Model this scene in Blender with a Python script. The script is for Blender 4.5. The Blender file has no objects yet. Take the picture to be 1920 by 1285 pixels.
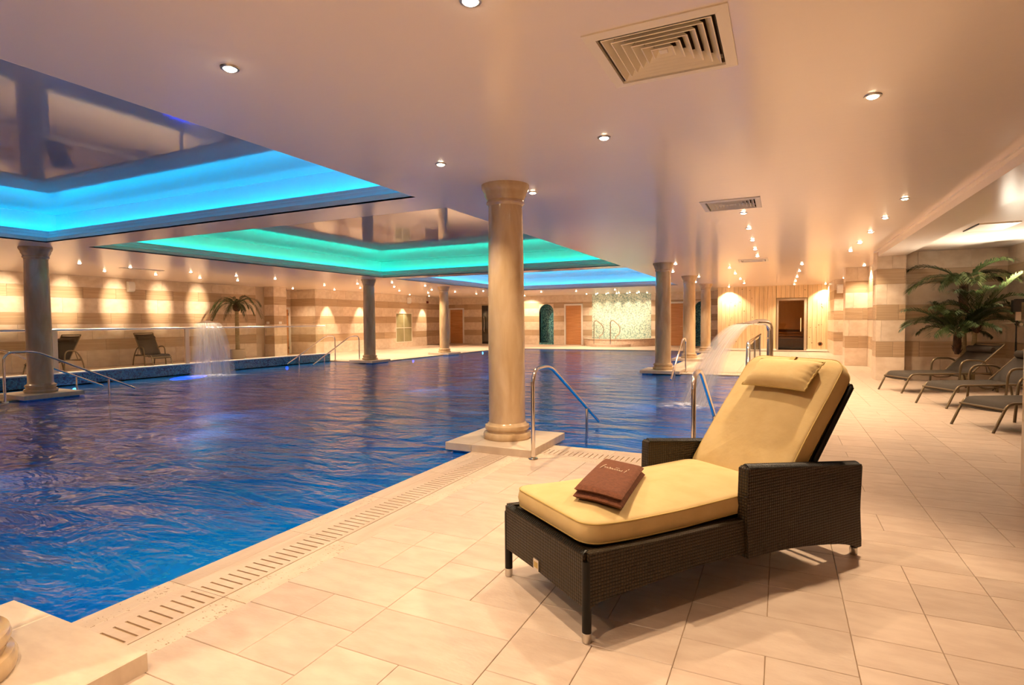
import bpy, bmesh, math, random
from mathutils import Vector, Matrix
PI = math.pi
random.seed(7)
scene = bpy.context.scene
COL = scene.collection

# ------------------------------------------------------------------ camera
CAMZ = 1.4
yaw, pitch, roll = -0.4455427, -0.0374470, 0.0079476
cyw, syw, cp, sp = math.cos(yaw), math.sin(yaw), math.cos(pitch), math.sin(pitch)
fwd = Vector((syw*cp, cyw*cp, sp)); right = Vector((cyw, -syw, 0)); down = fwd.cross(right)
r2 = math.cos(roll)*right + math.sin(roll)*down
d2 = -math.sin(roll)*right + math.cos(roll)*down
cam = bpy.data.cameras.new('camera')
cam.sensor_width = 36; cam.lens = 1057.17*36/1920; cam.clip_end = 200
camo = bpy.data.objects.new('camera', cam); COL.objects.link(camo)
m = Matrix((r2, -d2, -fwd)).transposed().to_4x4(); m.translation = Vector((0, 0, CAMZ))
camo.matrix_world = m
scene.camera = camo
# ------------------------------------------------------------------ world, exposure
w = bpy.data.worlds.new('world'); scene.world = w; w.use_nodes = True
w.node_tree.nodes['Background'].inputs[0].default_value = (0.02, 0.015, 0.012, 1)
w.node_tree.nodes['Background'].inputs[1].default_value = 0.3
vs = scene.view_settings
vs.view_transform = 'Standard'; vs.look = 'None'; vs.gamma = 1; vs.use_curve_mapping = False
vs.exposure = 0.0
scene.cycles.use_denoising = True
scene.cycles.max_bounces = 10; scene.cycles.diffuse_bounces = 5; scene.cycles.glossy_bounces = 4
scene.cycles.transparent_max_bounces = 12; scene.cycles.transmission_bounces = 6
scene.cycles.sample_clamp_indirect = 6
WARM = (1.0, 0.75, 0.48)
LAMP_W = 240.0          # one ceiling spotlight

# ------------------------------------------------------------------ nodes
def newmat(name):
    mt = bpy.data.materials.new(name); mt.use_nodes = True
    nt = mt.node_tree; nt.nodes.clear()
    out = nt.nodes.new('ShaderNodeOutputMaterial')
    return mt, nt, out
def N(nt, t, **kw):
    n = nt.nodes.new(t)
    for k, v in kw.items():
        if k.startswith('i_'):
            key = k[2:]; key = int(key) if key.isdigit() else key
            n.inputs[key].default_value = v
        else: setattr(n, k, v)
    return n
def mth(nt, op, a, b=None):
    n = nt.nodes.new('ShaderNodeMath'); n.operation = op
    for i, x in enumerate((a, b)):
        if x is None: continue
        if isinstance(x, (int, float)): n.inputs[i].default_value = x
        else: nt.links.new(x, n.inputs[i])
    return n.outputs[0]
def rgba(c): return (c[0], c[1], c[2], 1)
def srgb(r, g, b):
    f = lambda c: (c/255/12.92) if c/255 <= .04045 else ((c/255+.055)/1.055)**2.4
    return (f(r), f(g), f(b))

def pbr(name, col, rough=.5, metal=0., spec=.5, col2=None, nscale=(4, 4, 4), detail=4, lo=.35, hi=.65, bump=0., bscale=None,
        rand=0., coat=0., ior=None, space='Object', rough2=None, dist=0.):
    mt, nt, out = newmat(name); L = nt.links.new
    b = N(nt, 'ShaderNodeBsdfPrincipled'); L(b.outputs[0], out.inputs[0])
    b.inputs['Base Color'].default_value = rgba(col); b.inputs['Roughness'].default_value = rough
    b.inputs['Metallic'].default_value = metal; b.inputs['Specular IOR Level'].default_value = spec
    b.inputs['Coat Weight'].default_value = coat; b.inputs['Coat Roughness'].default_value = .08
    if ior: b.inputs['IOR'].default_value = ior
    tc = N(nt, 'ShaderNodeTexCoord'); oi = N(nt, 'ShaderNodeObjectInfo')
    add = N(nt, 'ShaderNodeVectorMath', operation='ADD')
    L(tc.outputs[space], add.inputs[0])
    sc = N(nt, 'ShaderNodeVectorMath', operation='SCALE'); sc.inputs['Scale'].default_value = 1.0
    cx = N(nt, 'ShaderNodeCombineXYZ')
    v = mth(nt, 'MULTIPLY', oi.outputs['Random'], 37.0)
    for i in range(3): L(v, cx.inputs[i])
    L(cx.outputs[0], add.inputs[1])
    colout = None
    if col2 is not None:
        mp = N(nt, 'ShaderNodeMapping'); mp.inputs['Scale'].default_value = nscale
        L(add.outputs[0], mp.inputs[0])
        nz = N(nt, 'ShaderNodeTexNoise'); nz.inputs['Detail'].default_value = detail; nz.inputs['Scale'].default_value = 1; nz.inputs['Distortion'].default_value = dist
        L(mp.outputs[0], nz.inputs[0])
        rp = N(nt, 'ShaderNodeValToRGB')
        rp.color_ramp.elements[0].position = lo; rp.color_ramp.elements[1].position = hi
        rp.color_ramp.elements[0].color = rgba(col); rp.color_ramp.elements[1].color = rgba(col2)
        L(nz.outputs[0], rp.inputs[0]); colout = rp.outputs[0]
    if rand > 0:
        hv = N(nt, 'ShaderNodeHueSaturation')
        hv.inputs['Color'].default_value = rgba(col)
        if colout: L(colout, hv.inputs['Color'])
        val = mth(nt, 'ADD', mth(nt, 'MULTIPLY', oi.outputs['Random'], 2*rand), 1-rand)
        L(val, hv.inputs['Value']); colout = hv.outputs[0]
    if colout: L(colout, b.inputs['Base Color'])
    if bump > 0:
        mp = N(nt, 'ShaderNodeMapping'); mp.inputs['Scale'].default_value = bscale or (60, 60, 60)
        L(add.outputs[0], mp.inputs[0])
        nz = N(nt, 'ShaderNodeTexNoise'); nz.inputs['Detail'].default_value = 3; nz.inputs['Scale'].default_value = 1
        L(mp.outputs[0], nz.inputs[0])
        bp = N(nt, 'ShaderNodeBump'); bp.inputs['Strength'].default_value = bump; bp.inputs['Distance'].default_value = .01
        L(nz.outputs[0], bp.inputs['Height']); L(bp.outputs[0], b.inputs['Normal'])
    return mt
def emit(name, col, s):
    mt, nt, out = newmat(name)
    e = N(nt, 'ShaderNodeEmission'); e.inputs[0].default_value = rgba(col); e.inputs[1].default_value = s
    nt.links.new(e.outputs[0], out.inputs[0]); return mt

M = {}
M['tile'] = pbr('floor_limestone', (.46, .345, .268), .38, col2=(.53, .415, .33), nscale=(6, 14, 6), bump=.12, bscale=(40, 90, 40), rand=.07)
M['grout'] = pbr('grout', (.42, .28, .15), .9)
M['trav'] = pbr('travertine', (.49, .37, .28), .5, col2=(.56, .44, .345), nscale=(3, 14, 3), bump=.1, bscale=(60, 20, 60), rand=.06)
def pitted(name):
    mt = pbr(name, (.52, .40, .30), .5, col2=(.59, .47, .365), nscale=(5, 12, 5), rand=.05)
    nt = mt.node_tree; L = nt.links.new
    b = [n for n in nt.nodes if n.type == 'BSDF_PRINCIPLED'][0]
    src = b.inputs['Base Color'].links[0].from_socket
    tc = N(nt, 'ShaderNodeTexCoord'); mp = N(nt, 'ShaderNodeMapping'); mp.inputs['Scale'].default_value = (90, 38, 60); L(tc.outputs['Object'], mp.inputs[0])
    nz = N(nt, 'ShaderNodeTexNoise'); nz.inputs['Scale'].default_value = 1; nz.inputs['Detail'].default_value = 2; L(mp.outputs[0], nz.inputs[0])
    n2 = N(nt, 'ShaderNodeTexNoise'); n2.inputs['Scale'].default_value = 5; L(tc.outputs['Object'], n2.inputs[0])
    s = mth(nt, 'ADD', nz.outputs[0], mth(nt, 'MULTIPLY', n2.outputs[0], .35))
    rp = N(nt, 'ShaderNodeValToRGB'); rp.color_ramp.elements[0].position = .81; rp.color_ramp.elements[1].position = .88
    L(s, rp.inputs[0])
    mx = N(nt, 'ShaderNodeMix', data_type='RGBA'); L(rp.outputs[0], mx.inputs[0]); L(src, mx.inputs[6]); mx.inputs[7].default_value = (.25, .17, .10, 1)
    L(mx.outputs[2], b.inputs['Base Color'])
    return mt
M['pit'] = pitted('pitted_travertine')
M['light'] = pbr('cream_marble', (.68, .54, .405), .32, col2=(.78, .65, .515), nscale=(5, 5, 7), detail=6, rand=.07)
M['dark'] = pbr('vein_travertine', (.42, .285, .17), .35, col2=(.56, .41, .265), nscale=(.8, .8, 34), detail=5, rand=.09, lo=.3, hi=.7)
M['wall'] = pbr('wall_backing', (.60, .48, .35), .7)
M['column'] = pbr('column_marble', (.46, .31, .16), .16, col2=(.64, .47, .29), nscale=(6, 6, 1.6), detail=7, lo=.3, hi=.72, coat=.3, dist=.6)
M['plinth'] = pbr('plinth_stone', (.55, .43, .32), .4, col2=(.62, .50, .38), nscale=(8, 20, 8), rand=.04, bump=.06)
M['steel'] = pbr('polished_steel', (.80, .74, .66), .10, metal=1.)
M['bsteel'] = pbr('brushed_steel', (.62, .58, .53), .30, metal=1.)
M['white'] = pbr('white_paint', (.80, .76, .70), .45)
M['vent'] = pbr('vent_enamel', (.84, .77, .64), .4)
M['black'] = pbr('dark_void', (.02, .015, .01), .8)
M['duct'] = pbr('duct_lining', (.16, .11, .06), .8)
M['plastic'] = pbr('white_plastic', (.82, .80, .76), .35)
M['door'] = pbr('oak_veneer', (.50, .22, .075), .42, col2=(.62, .30, .12), nscale=(1.2, 1.2, 22), detail=4, rand=.05)
M['pine'] = pbr('knotty_pine', (.76, .54, .30), .45, col2=(.86, .66, .40), nscale=(14, 14, 1.2), detail=4, rand=.09)
M['knot'] = pbr('pine_knot', (.22, .09, .03), .6)
M['cushion'] = pbr('yellow_canvas', (.50, .355, .155), .85, col2=(.54, .39, .18), nscale=(9, 9, 9), bump=.25, bscale=(14, 14, 14))
M['piping'] = pbr('yellow_piping', (.44, .31, .10), .8)
M['towel'] = pbr('brown_terry', (.13, .040, .017), .95, col2=(.18, .058, .025), nscale=(60, 60, 60), bump=.8, bscale=(240, 240, 240))
M['thread'] = pbr('pale_thread', (.75, .58, .42), .6)
M['leaf'] = pbr('palm_leaf', (.024, .046, .010), .5, col2=(.055, .085, .020), nscale=(2, 2, 2), rand=.3)
M['leaf_light'] = pbr('palm_leaf_bright', (.045, .075, .018), .5, col2=(.09, .12, .032), nscale=(2, 2, 2), rand=.3)
M['trunk'] = pbr('palm_trunk', (.25, .18, .09), .8, col2=(.34, .27, .15), nscale=(6, 6, 40), bump=.4, bscale=(20, 20, 120))
M['husk'] = pbr('palm_husk', (.035, .018, .010), .9, col2=(.09, .045, .02), nscale=(30, 30, 12), bump=.6, bscale=(50, 50, 20))
M['pot'] = pbr('planter_stone', (.42, .33, .24), .6)
M['sling'] = pbr('sling_mesh', (.034, .025, .018), .7, spec=.25, col2=(.050, .037, .027), nscale=(120, 120, 120), bump=.3, bscale=(300, 300, 300))
M['bronze'] = pbr('bronze_tube', (.16, .115, .065), .32, metal=.6)
M['blackmetal'] = pbr('black_metal', (.015, .013, .012), .35, metal=.4)
M['red'] = pbr('red_plastic', (.16, .012, .008), .5)
M['darkglass'] = pbr('smoked_glass', (.012, .007, .004), .06, coat=.6)
M['sage'] = pbr('sage_glass', (.30, .27, .14), .25, col2=(.36, .33, .18), nscale=(2, 2, 2))
M['lamp'] = emit('lamp_glow', (1.0, .80, .52), 60)
M['led_cyan'] = emit('led_cyan', (0.0, .50, 1.0), 20)
M['led_green'] = emit('led_turquoise', (0.0, .80, .52), 15)
M['led_sky'] = emit('led_sky', (0.03, .52, 1.0), 18)
M['poollamp'] = emit('pool_lamp_glow', (.02, .03, 1.0), 30)
M['poollampw'] = emit('pool_lamp_white', (.45, .55, 1.0), 25)

def ceiling_mat(name, col, rough, ior, streak):
    mt = pbr(name, col, rough, ior=ior, spec=.5)
    nt = mt.node_tree; L = nt.links.new
    b = [n for n in nt.nodes if n.type == 'BSDF_PRINCIPLED'][0]
    tc = N(nt, 'ShaderNodeTexCoord'); mp = N(nt, 'ShaderNodeMapping'); mp.inputs['Rotation'].default_value = (0, 0, .44); L(tc.outputs['Object'], mp.inputs[0])
    mp.inputs['Scale'].default_value = (1.1, 5.0, 1)
    nz = N(nt, 'ShaderNodeTexNoise'); nz.inputs['Scale'].default_value = 2.2; nz.inputs['Detail'].default_value = 3; L(mp.outputs[0], nz.inputs[0])
    bp = N(nt, 'ShaderNodeBump'); bp.inputs['Strength'].default_value = streak; bp.inputs['Distance'].default_value = .02
    L(nz.outputs[0], bp.inputs['Height']); L(bp.outputs[0], b.inputs['Normal'])
    return mt
M['ceil'] = ceiling_mat('satin_ceiling', (.90, .80, .70), .17, 1.5, .035)
M['ceil2'] = ceiling_mat('gloss_ceiling', (.62, .58, .60), .05, 1.75, .02)
M['covewall'] = pbr('cove_paint', (.85, .85, .85), .6)
M['cornice'] = pbr('cornice_plaster', (.90, .88, .90), .45)

def mosaic(name, cols, size, rough=.2):
    mt, nt, out = newmat(name); L = nt.links.new
    b = N(nt, 'ShaderNodeBsdfPrincipled'); L(b.outputs[0], out.inputs[0]); b.inputs['Roughness'].default_value = rough
    tc = N(nt, 'ShaderNodeTexCoord')
    sn = N(nt, 'ShaderNodeVectorMath', operation='SCALE'); sn.inputs['Scale'].default_value = 1/size
    off = N(nt, 'ShaderNodeVectorMath', operation='ADD'); off.inputs[1].default_value = (.013, .013, .013)
    L(tc.outputs['Object'], off.inputs[0]); L(off.outputs[0], sn.inputs[0])
    fl = N(nt, 'ShaderNodeVectorMath', operation='FLOOR'); L(sn.outputs[0], fl.inputs[0])
    wn = N(nt, 'ShaderNodeTexWhiteNoise', noise_dimensions='3D'); L(fl.outputs[0], wn.inputs[0])
    rp = N(nt, 'ShaderNodeValToRGB'); rp.color_ramp.interpolation = 'CONSTANT'
    el = rp.color_ramp.elements
    while len(el) < len(cols): el.new(.5)
    for i, c in enumerate(cols): el[i].position = i/len(cols); el[i].color = rgba(c)
    L(wn.outputs['Value'], rp.inputs[0])
    L(rp.outputs[0], b.inputs['Base Color'])
    return mt
M['mosaic'] = mosaic('blue_mosaic', [(.02, .10, .20), (.03, .18, .33), (.01, .04, .11), (.06, .28, .42), (.02, .12, .26), (.03, .20, .32)], .025)
M['mosaic_teal'] = mosaic('teal_mosaic', [(.06, .22, .26), (.02, .09, .13), (.12, .34, .36), (.04, .15, .20), (.18, .42, .42)], .045)
M['mosaic_pale'] = mosaic('pale_mosaic', [(.62, .68, .55), (.42, .52, .44), (.75, .80, .68), (.50, .60, .52), (.30, .40, .36), (.7, .72, .6)], .05)
M['mosaic_rim'] = mosaic('rim_mosaic', [(.74, .56, .42), (.80, .64, .50), (.66, .48, .36), (.78, .60, .46)], .04, .4)
M['basin'] = mosaic('basin_mosaic', [(.03, .25, .75), (.03, .30, .80), (.02, .20, .66), (.04, .34, .84)], .05, .5)

def wicker(name):
    mt, nt, out = newmat(name); L = nt.links.new
    b = N(nt, 'ShaderNodeBsdfPrincipled'); L(b.outputs[0], out.inputs[0])
    b.inputs['Roughness'].default_value = .42; b.inputs['Specular IOR Level'].default_value = .28
    uv = N(nt, 'ShaderNodeUVMap'); sx = N(nt, 'ShaderNodeSeparateXYZ'); L(uv.outputs[0], sx.inputs[0])
    X = mth(nt, 'MULTIPLY', sx.outputs[0], 1/.0155); Y = mth(nt, 'MULTIPLY', sx.outputs[1], 1/.0155)
    fx, fy = mth(nt, 'FLOOR', X), mth(nt, 'FLOOR', Y)
    ck = mth(nt, 'MODULO', mth(nt, 'ABSOLUTE', mth(nt, 'ADD', fx, fy)), 2.0)
    gx, gy = mth(nt, 'FRACT', X), mth(nt, 'FRACT', Y)
    sxx = mth(nt, 'SINE', mth(nt, 'MULTIPLY', gx, PI)); syy = mth(nt, 'SINE', mth(nt, 'MULTIPLY', gy, PI))
    # over strand: high in the middle of its run, round across its width
    ha = mth(nt, 'MULTIPLY', mth(nt, 'POWER', sxx, .5), mth(nt, 'ADD', mth(nt, 'MULTIPLY', syy, .6), .4))
    hb = mth(nt, 'MULTIPLY', mth(nt, 'POWER', syy, .5), mth(nt, 'ADD', mth(nt, 'MULTIPLY', sxx, .6), .4))
    h = mth(nt, 'ADD', mth(nt, 'MULTIPLY', ha, ck), mth(nt, 'MULTIPLY', hb, mth(nt, 'SUBTRACT', 1.0, ck)))
    rp = N(nt, 'ShaderNodeValToRGB'); rp.color_ramp.elements[0].color = (.0025, .0016, .0008, 1); rp.color_ramp.elements[1].color = (.046, .029, .013, 1)
    rp.color_ramp.elements[0].position = .25; rp.color_ramp.elements[1].position = .8
    L(h, rp.inputs[0]); L(rp.outputs[0], b.inputs['Base Color'])
    bp = N(nt, 'ShaderNodeBump'); bp.inputs['Strength'].default_value = .9; bp.inputs['Distance'].default_value = .004
    L(h, bp.inputs['Height']); L(bp.outputs[0], b.inputs['Normal'])
    return mt
M['wicker'] = wicker('dark_wicker')

def water_mat():
    mt, nt, out = newmat('pool_water'); L = nt.links.new
    tc = N(nt, 'ShaderNodeTexCoord')
    mp = N(nt, 'ShaderNodeMapping'); mp.inputs['Scale'].default_value = (1.0, 2.2, 1); mp.inputs['Rotation'].default_value = (0, 0, .44); L(tc.outputs['Object'], mp.inputs[0])
    n1 = N(nt, 'ShaderNodeTexNoise'); n1.inputs['Scale'].default_value = 1.15; n1.inputs['Detail'].default_value = 4; n1.inputs['Roughness'].default_value = .55; n1.inputs['Distortion'].default_value = .4; L(mp.outputs[0], n1.inputs[0])
    bp = N(nt, 'ShaderNodeBump'); bp.inputs['Strength'].default_value = 1.; bp.inputs['Distance'].default_value = .095; L(n1.outputs[0], bp.inputs['Height'])
    fr = N(nt, 'ShaderNodeFresnel'); fr.inputs[0].default_value = 1.33; L(bp.outputs[0], fr.inputs['Normal'])
    gl = N(nt, 'ShaderNodeBsdfGlossy'); gl.inputs['Roughness'].default_value = .12; gl.inputs['Color'].default_value = (.95, .95, 1, 1); L(bp.outputs[0], gl.inputs['Normal'])
    tp = N(nt, 'ShaderNodeBsdfTransparent'); tp.inputs[0].default_value = (.12, .72, .95, 1)
    # the water body scatters: a soft blue of its own, slightly uneven
    n3 = N(nt, 'ShaderNodeTexNoise'); n3.inputs['Scale'].default_value = .8; n3.inputs['Detail'].default_value = 3; L(tc.outputs['Object'], n3.inputs[0])
    cr = N(nt, 'ShaderNodeValToRGB'); cr.color_ramp.elements[0].position = .35; cr.color_ramp.elements[1].position = .68
    cr.color_ramp.elements[0].color = (.0, .085, .44, 1); cr.color_ramp.elements[1].color = (.0, .18, .62, 1); L(n3.outputs[0], cr.inputs[0])
    df = N(nt, 'ShaderNodeBsdfDiffuse'); L(cr.outputs[0], df.inputs[0])
    tr = N(nt, 'ShaderNodeMixShader'); tr.inputs[0].default_value = .55; L(tp.outputs[0], tr.inputs[1]); L(df.outputs[0], tr.inputs[2])
    ge = N(nt, 'ShaderNodeNewGeometry'); ff = mth(nt, 'MULTIPLY', fr.outputs[0], mth(nt, 'SUBTRACT', 1.0, ge.outputs['Backfacing']))
    mx = N(nt, 'ShaderNodeMixShader'); L(ff, mx.inputs[0]); L(tr.outputs[0], mx.inputs[1]); L(gl.outputs[0], mx.inputs[2])
    L(mx.outputs[0], out.inputs[0]); return mt
M['water'] = water_mat()

def glass_mat(name, tint=(.93, .95, .92), rough=.02):
    mt, nt, out = newmat(name); L = nt.links.new
    fr = N(nt, 'ShaderNodeFresnel'); fr.inputs[0].default_value = 1.5
    gl = N(nt, 'ShaderNodeBsdfGlossy'); gl.inputs['Roughness'].default_value = rough
    tr = N(nt, 'ShaderNodeBsdfTransparent'); tr.inputs[0].default_value = rgba(tint)
    ge = N(nt, 'ShaderNodeNewGeometry'); ff = mth(nt, 'MULTIPLY', fr.outputs[0], mth(nt, 'SUBTRACT', 1.0, ge.outputs['Backfacing']))
    mx = N(nt, 'ShaderNodeMixShader'); L(ff, mx.inputs[0]); L(tr.outputs[0], mx.inputs[1]); L(gl.outputs[0], mx.inputs[2])
    L(mx.outputs[0], out.inputs[0]); return mt
M['glass'] = glass_mat('clear_glass')
M['smoke'] = glass_mat('bronze_glass', (.50, .38, .27))
def jet_mat():
    mt, nt, out = newmat('falling_water'); L = nt.links.new
    uv = N(nt, 'ShaderNodeUVMap'); mp = N(nt, 'ShaderNodeMapping'); mp.inputs['Scale'].default_value = (17, 1.6, 1); L(uv.outputs[0], mp.inputs[0])
    nz = N(nt, 'ShaderNodeTexNoise'); nz.inputs['Scale'].default_value = 1; nz.inputs['Detail'].default_value = 4; L(mp.outputs[0], nz.inputs[0])
    rp = N(nt, 'ShaderNodeValToRGB'); rp.color_ramp.elements[0].position = .3; rp.color_ramp.elements[1].position = .75
    rp.color_ramp.elements[0].color = (.10, .10, .10, 1); rp.color_ramp.elements[1].color = (.54, .54, .54, 1)
    L(nz.outputs[0], rp.inputs[0])
    d = N(nt, 'ShaderNodeBsdfDiffuse'); d.inputs[0].default_value = (.80, .78, .76, 1)
    t2 = N(nt, 'ShaderNodeBsdfTranslucent'); t2.inputs[0].default_value = (.80, .78, .76, 1)
    m1 = N(nt, 'ShaderNodeMixShader'); m1.inputs[0].default_value = .5; L(d.outputs[0], m1.inputs[1]); L(t2.outputs[0], m1.inputs[2])
    tr = N(nt, 'ShaderNodeBsdfTransparent')
    mx = N(nt, 'ShaderNodeMixShader'); sx = N(nt, 'ShaderNodeSeparateXYZ'); L(uv.outputs[0], sx.inputs[0])
    ed_ = mth(nt, 'POWER', mth(nt, 'ABSOLUTE', mth(nt, 'SUBTRACT', mth(nt, 'MULTIPLY', sx.outputs[0], 2.0), 1.0)), 3.0)
    al = mth(nt, 'MULTIPLY', rp.outputs[0], mth(nt, 'SUBTRACT', 1.0, mth(nt, 'MULTIPLY', ed_, .85)))
    L(al, mx.inputs[0]); L(tr.outputs[0], mx.inputs[1]); L(m1.outputs[0], mx.inputs[2])
    L(mx.outputs[0], out.inputs[0]); return mt
M['jet'] = jet_mat()
def foam_mat():
    mt, nt, out = newmat('splash_foam'); L = nt.links.new
    tc = N(nt, 'ShaderNodeTexCoord'); nz = N(nt, 'ShaderNodeTexNoise'); nz.inputs['Scale'].default_value = 9; nz.inputs['Detail'].default_value = 5; L(tc.outputs['Object'], nz.inputs[0])
    uv = N(nt, 'ShaderNodeUVMap'); sx = N(nt, 'ShaderNodeSeparateXYZ'); L(uv.outputs[0], sx.inputs[0])
    rp = N(nt, 'ShaderNodeValToRGB'); rp.color_ramp.elements[0].position = .35; rp.color_ramp.elements[1].position = .8; L(nz.outputs[0], rp.inputs[0])
    al = mth(nt, 'MULTIPLY', mth(nt, 'MULTIPLY', rp.outputs[0], 1.3), mth(nt, 'SUBTRACT', 1.0, mth(nt, 'POWER', sx.outputs[0], 1.2)))
    d = N(nt, 'ShaderNodeBsdfDiffuse'); d.inputs[0].default_value = (.70, .74, .85, 1); tr = N(nt, 'ShaderNodeBsdfTransparent')
    mx = N(nt, 'ShaderNodeMixShader'); L(al, mx.inputs[0]); L(tr.outputs[0], mx.inputs[1]); L(d.outputs[0], mx.inputs[2]); L(mx.outputs[0], out.inputs[0]); return mt
M['foam'] = foam_mat()

# ------------------------------------------------------------------ mesh builder
class MB:
    def __init__(s): s.v = []; s.f = []; s.uv = {}
    def add(s, vs, fs, uvs=None):
        o = len(s.v); s.v += [tuple(x) for x in vs]
        for i, f in enumerate(fs):
            if uvs is not None: s.uv[len(s.f)] = [uvs[k] for k in f] if not isinstance(uvs[0], list) else uvs[i]
            s.f.append([k+o for k in f])
        return s
    def box(s, x0, x1, y0, y1, z0, z1, bev=0.):
        if bev <= 0:
            v = [(x, y, z) for z in (z0, z1) for y in (y0, y1) for x in (x0, x1)]
            return s.add(v, [(0, 2, 3, 1), (4, 5, 7, 6), (0, 1, 5, 4), (2, 6, 7, 3), (0, 4, 6, 2), (1, 3, 7, 5)])
        b = bev   # chamfer on the top edges
        v = [(x0, y0, z0), (x1, y0, z0), (x1, y1, z0), (x0, y1, z0), (x0, y0, z1-b), (x1, y0, z1-b), (x1, y1, z1-b), (x0, y1, z1-b),
             (x0+b, y0+b, z1), (x1-b, y0+b, z1), (x1-b, y1-b, z1), (x0+b, y1-b, z1)]
        f = [(3, 2, 1, 0), (8, 9, 10, 11)]
        for i in range(4):
            j = (i+1) % 4; f += [(i, j, 4+j, 4+i), (4+i, 4+j, 8+j, 8+i)]
        return s.add(v, f)
    def cyl(s, p0, p1, r0, r1=None, n=16, cap=True):
        r1 = r0 if r1 is None else r1
        return s.tube([p0, p1], [r0, r1], n, cap)
    def tube(s, pts, r, n=10, cap=True, closed=False):
        pts = [Vector(p) for p in pts]; k = len(pts)
        rs = r if isinstance(r, (list, tuple)) else [r]*k
        rings = []; up = None
        for i in range(k):
            if closed: t = pts[(i+1) % k]-pts[i-1]
            else: t = (pts[min(i+1, k-1)]-pts[max(i-1, 0)])
            if t.length < 1e-9: t = Vector((0, 0, 1))
            t.normalize()
            if up is None:
                a = Vector((0, 0, 1)) if abs(t.z) < .9 else Vector((1, 0, 0))
                up = (a - t*a.dot(t)).normalized()
            else:
                up = up - t*up.dot(t)
                if up.length < 1e-6:
                    a = Vector((0, 0, 1)) if abs(t.z) < .9 else Vector((1, 0, 0)); up = a-t*a.dot(t)
                up.normalize()
            sd = t.cross(up)
            rings.append([pts[i]+(up*math.cos(2*PI*j/n)+sd*math.sin(2*PI*j/n))*rs[i] for j in range(n)])
        v = [p for rg in rings for p in rg]; f = []
        for i in range(k if closed else k-1):
            a, b = i*n, ((i+1) % k)*n
            for j in range(n): f.append((a+j, a+(j+1) % n, b+(j+1) % n, b+j))
        if cap and not closed: f.append(tuple(range(n))[::-1]); f.append(tuple((k-1)*n+j for j in range(n)))
        return s.add(v, f)
    def lathe(s, prof, n=32, c=(0, 0, 0), cap=True):
        v = []; f = []
        for r, z in prof:
            for j in range(n):
                a = 2*PI*j/n; v.append((c[0]+r*math.cos(a), c[1]+r*math.sin(a), c[2]+z))
        for i in range(len(prof)-1):
            for j in range(n): f.append((i*n+j, i*n+(j+1) % n, (i+1)*n+(j+1) % n, (i+1)*n+j))
        if cap: f.append(tuple(range(n))[::-1]); f.append(tuple((len(prof)-1)*n+j for j in range(n)))
        return s.add(v, f)
    def extrude(s, pts, fn, t0, t1):
        """pts: 2D outline (counter-clockwise); fn(a,b,t)->3D; uv = outline coordinates"""
        n = len(pts); v = [fn(a, b, t0) for a, b in pts]+[fn(a, b, t1) for a, b in pts]
        fs = [tuple(range(n))[::-1], tuple(range(n, 2*n))]
        uvs = [[(pts[i][0], pts[i][1]) for i in range(n)][::-1], [(p[0], p[1]) for p in pts]]
        L = 0
        for i in range(n):
            j = (i+1) % n; d = math.dist(pts[i], pts[j])
            fs.append((i, j, n+j, n+i)); uvs.append([(L, t0), (L+d, t0), (L+d, t1), (L, t1)]); L += d
        return s.add(v, fs, uvs)
    def mesh(s, name, smooth=None, recalc=True):
        me = bpy.data.meshes.new(name); me.from_pydata(s.v, [], s.f)
        if s.uv:
            ul = me.uv_layers.new(name='UVMap')
            for p in me.polygons:
                u = s.uv.get(p.index)
                if u:
                    for k, li in enumerate(p.loop_indices): ul.data[li].uv = u[k]
        me.validate(); me.update()
        bm = bmesh.new(); bm.from_mesh(me)
        if recalc: bmesh.ops.recalc_face_normals(bm, faces=bm.faces)
        bm.to_mesh(me); bm.free()
        if smooth:
            for p in me.polygons: p.use_smooth = True
            me.set_sharp_from_angle(angle=math.radians(smooth))
        return me
def link(name, data, mat=None, parent=None, loc=None):
    o = bpy.data.objects.new(name, data); COL.objects.link(o)
    if mat is not None and not data.materials: data.materials.append(mat)
    if parent is not None: o.parent = parent
    if loc is not None: o.location = loc
    return o
def obj(name, mb, mat, parent=None, smooth=None, loc=None):
    return link(name, mb.mesh(name, smooth), M[mat] if isinstance(mat, str) else mat, parent, loc)
def tag(o, label, cat, group=None):
    o['label'] = label; o['category'] = cat
    if group: o['group'] = group
    return o
def thing(name, label, cat, loc=(0, 0, 0), rz=0, group=None):
    o = bpy.data.objects.new(name, None); COL.objects.link(o); o.empty_display_size = .1
    o.location = loc; o.rotation_euler = (0, 0, rz)
    return tag(o, label, cat, group)
def struct(name, mb, mat, parent=None, smooth=None):
    o = obj(name, mb, mat, parent, smooth)
    if parent is None: o['kind'] = 'structure'
    return o
def copy_tree(o, parent=None):
    c = o.copy(); COL.objects.link(c)
    if parent is not None: c.parent = parent
    for ch in list(o.children): copy_tree(ch, c)
    return c
MESHC = {}
def tile_mesh(key, mk):
    if key not in MESHC: MESHC[key] = mk()
    return MESHC[key]

# ================================================================== SETTING
H = 2.92                      # main ceiling
XP0, XP1 = -13.0, -3.0        # main pool
LB = (-15.1, 5.9, 15.9)       # left bay: x, y0, y1
RB = (-0.5, 5.9, 15.2)        # right bay
YF = 26.5                     # far pool edge
Y0 = -4.0
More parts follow.
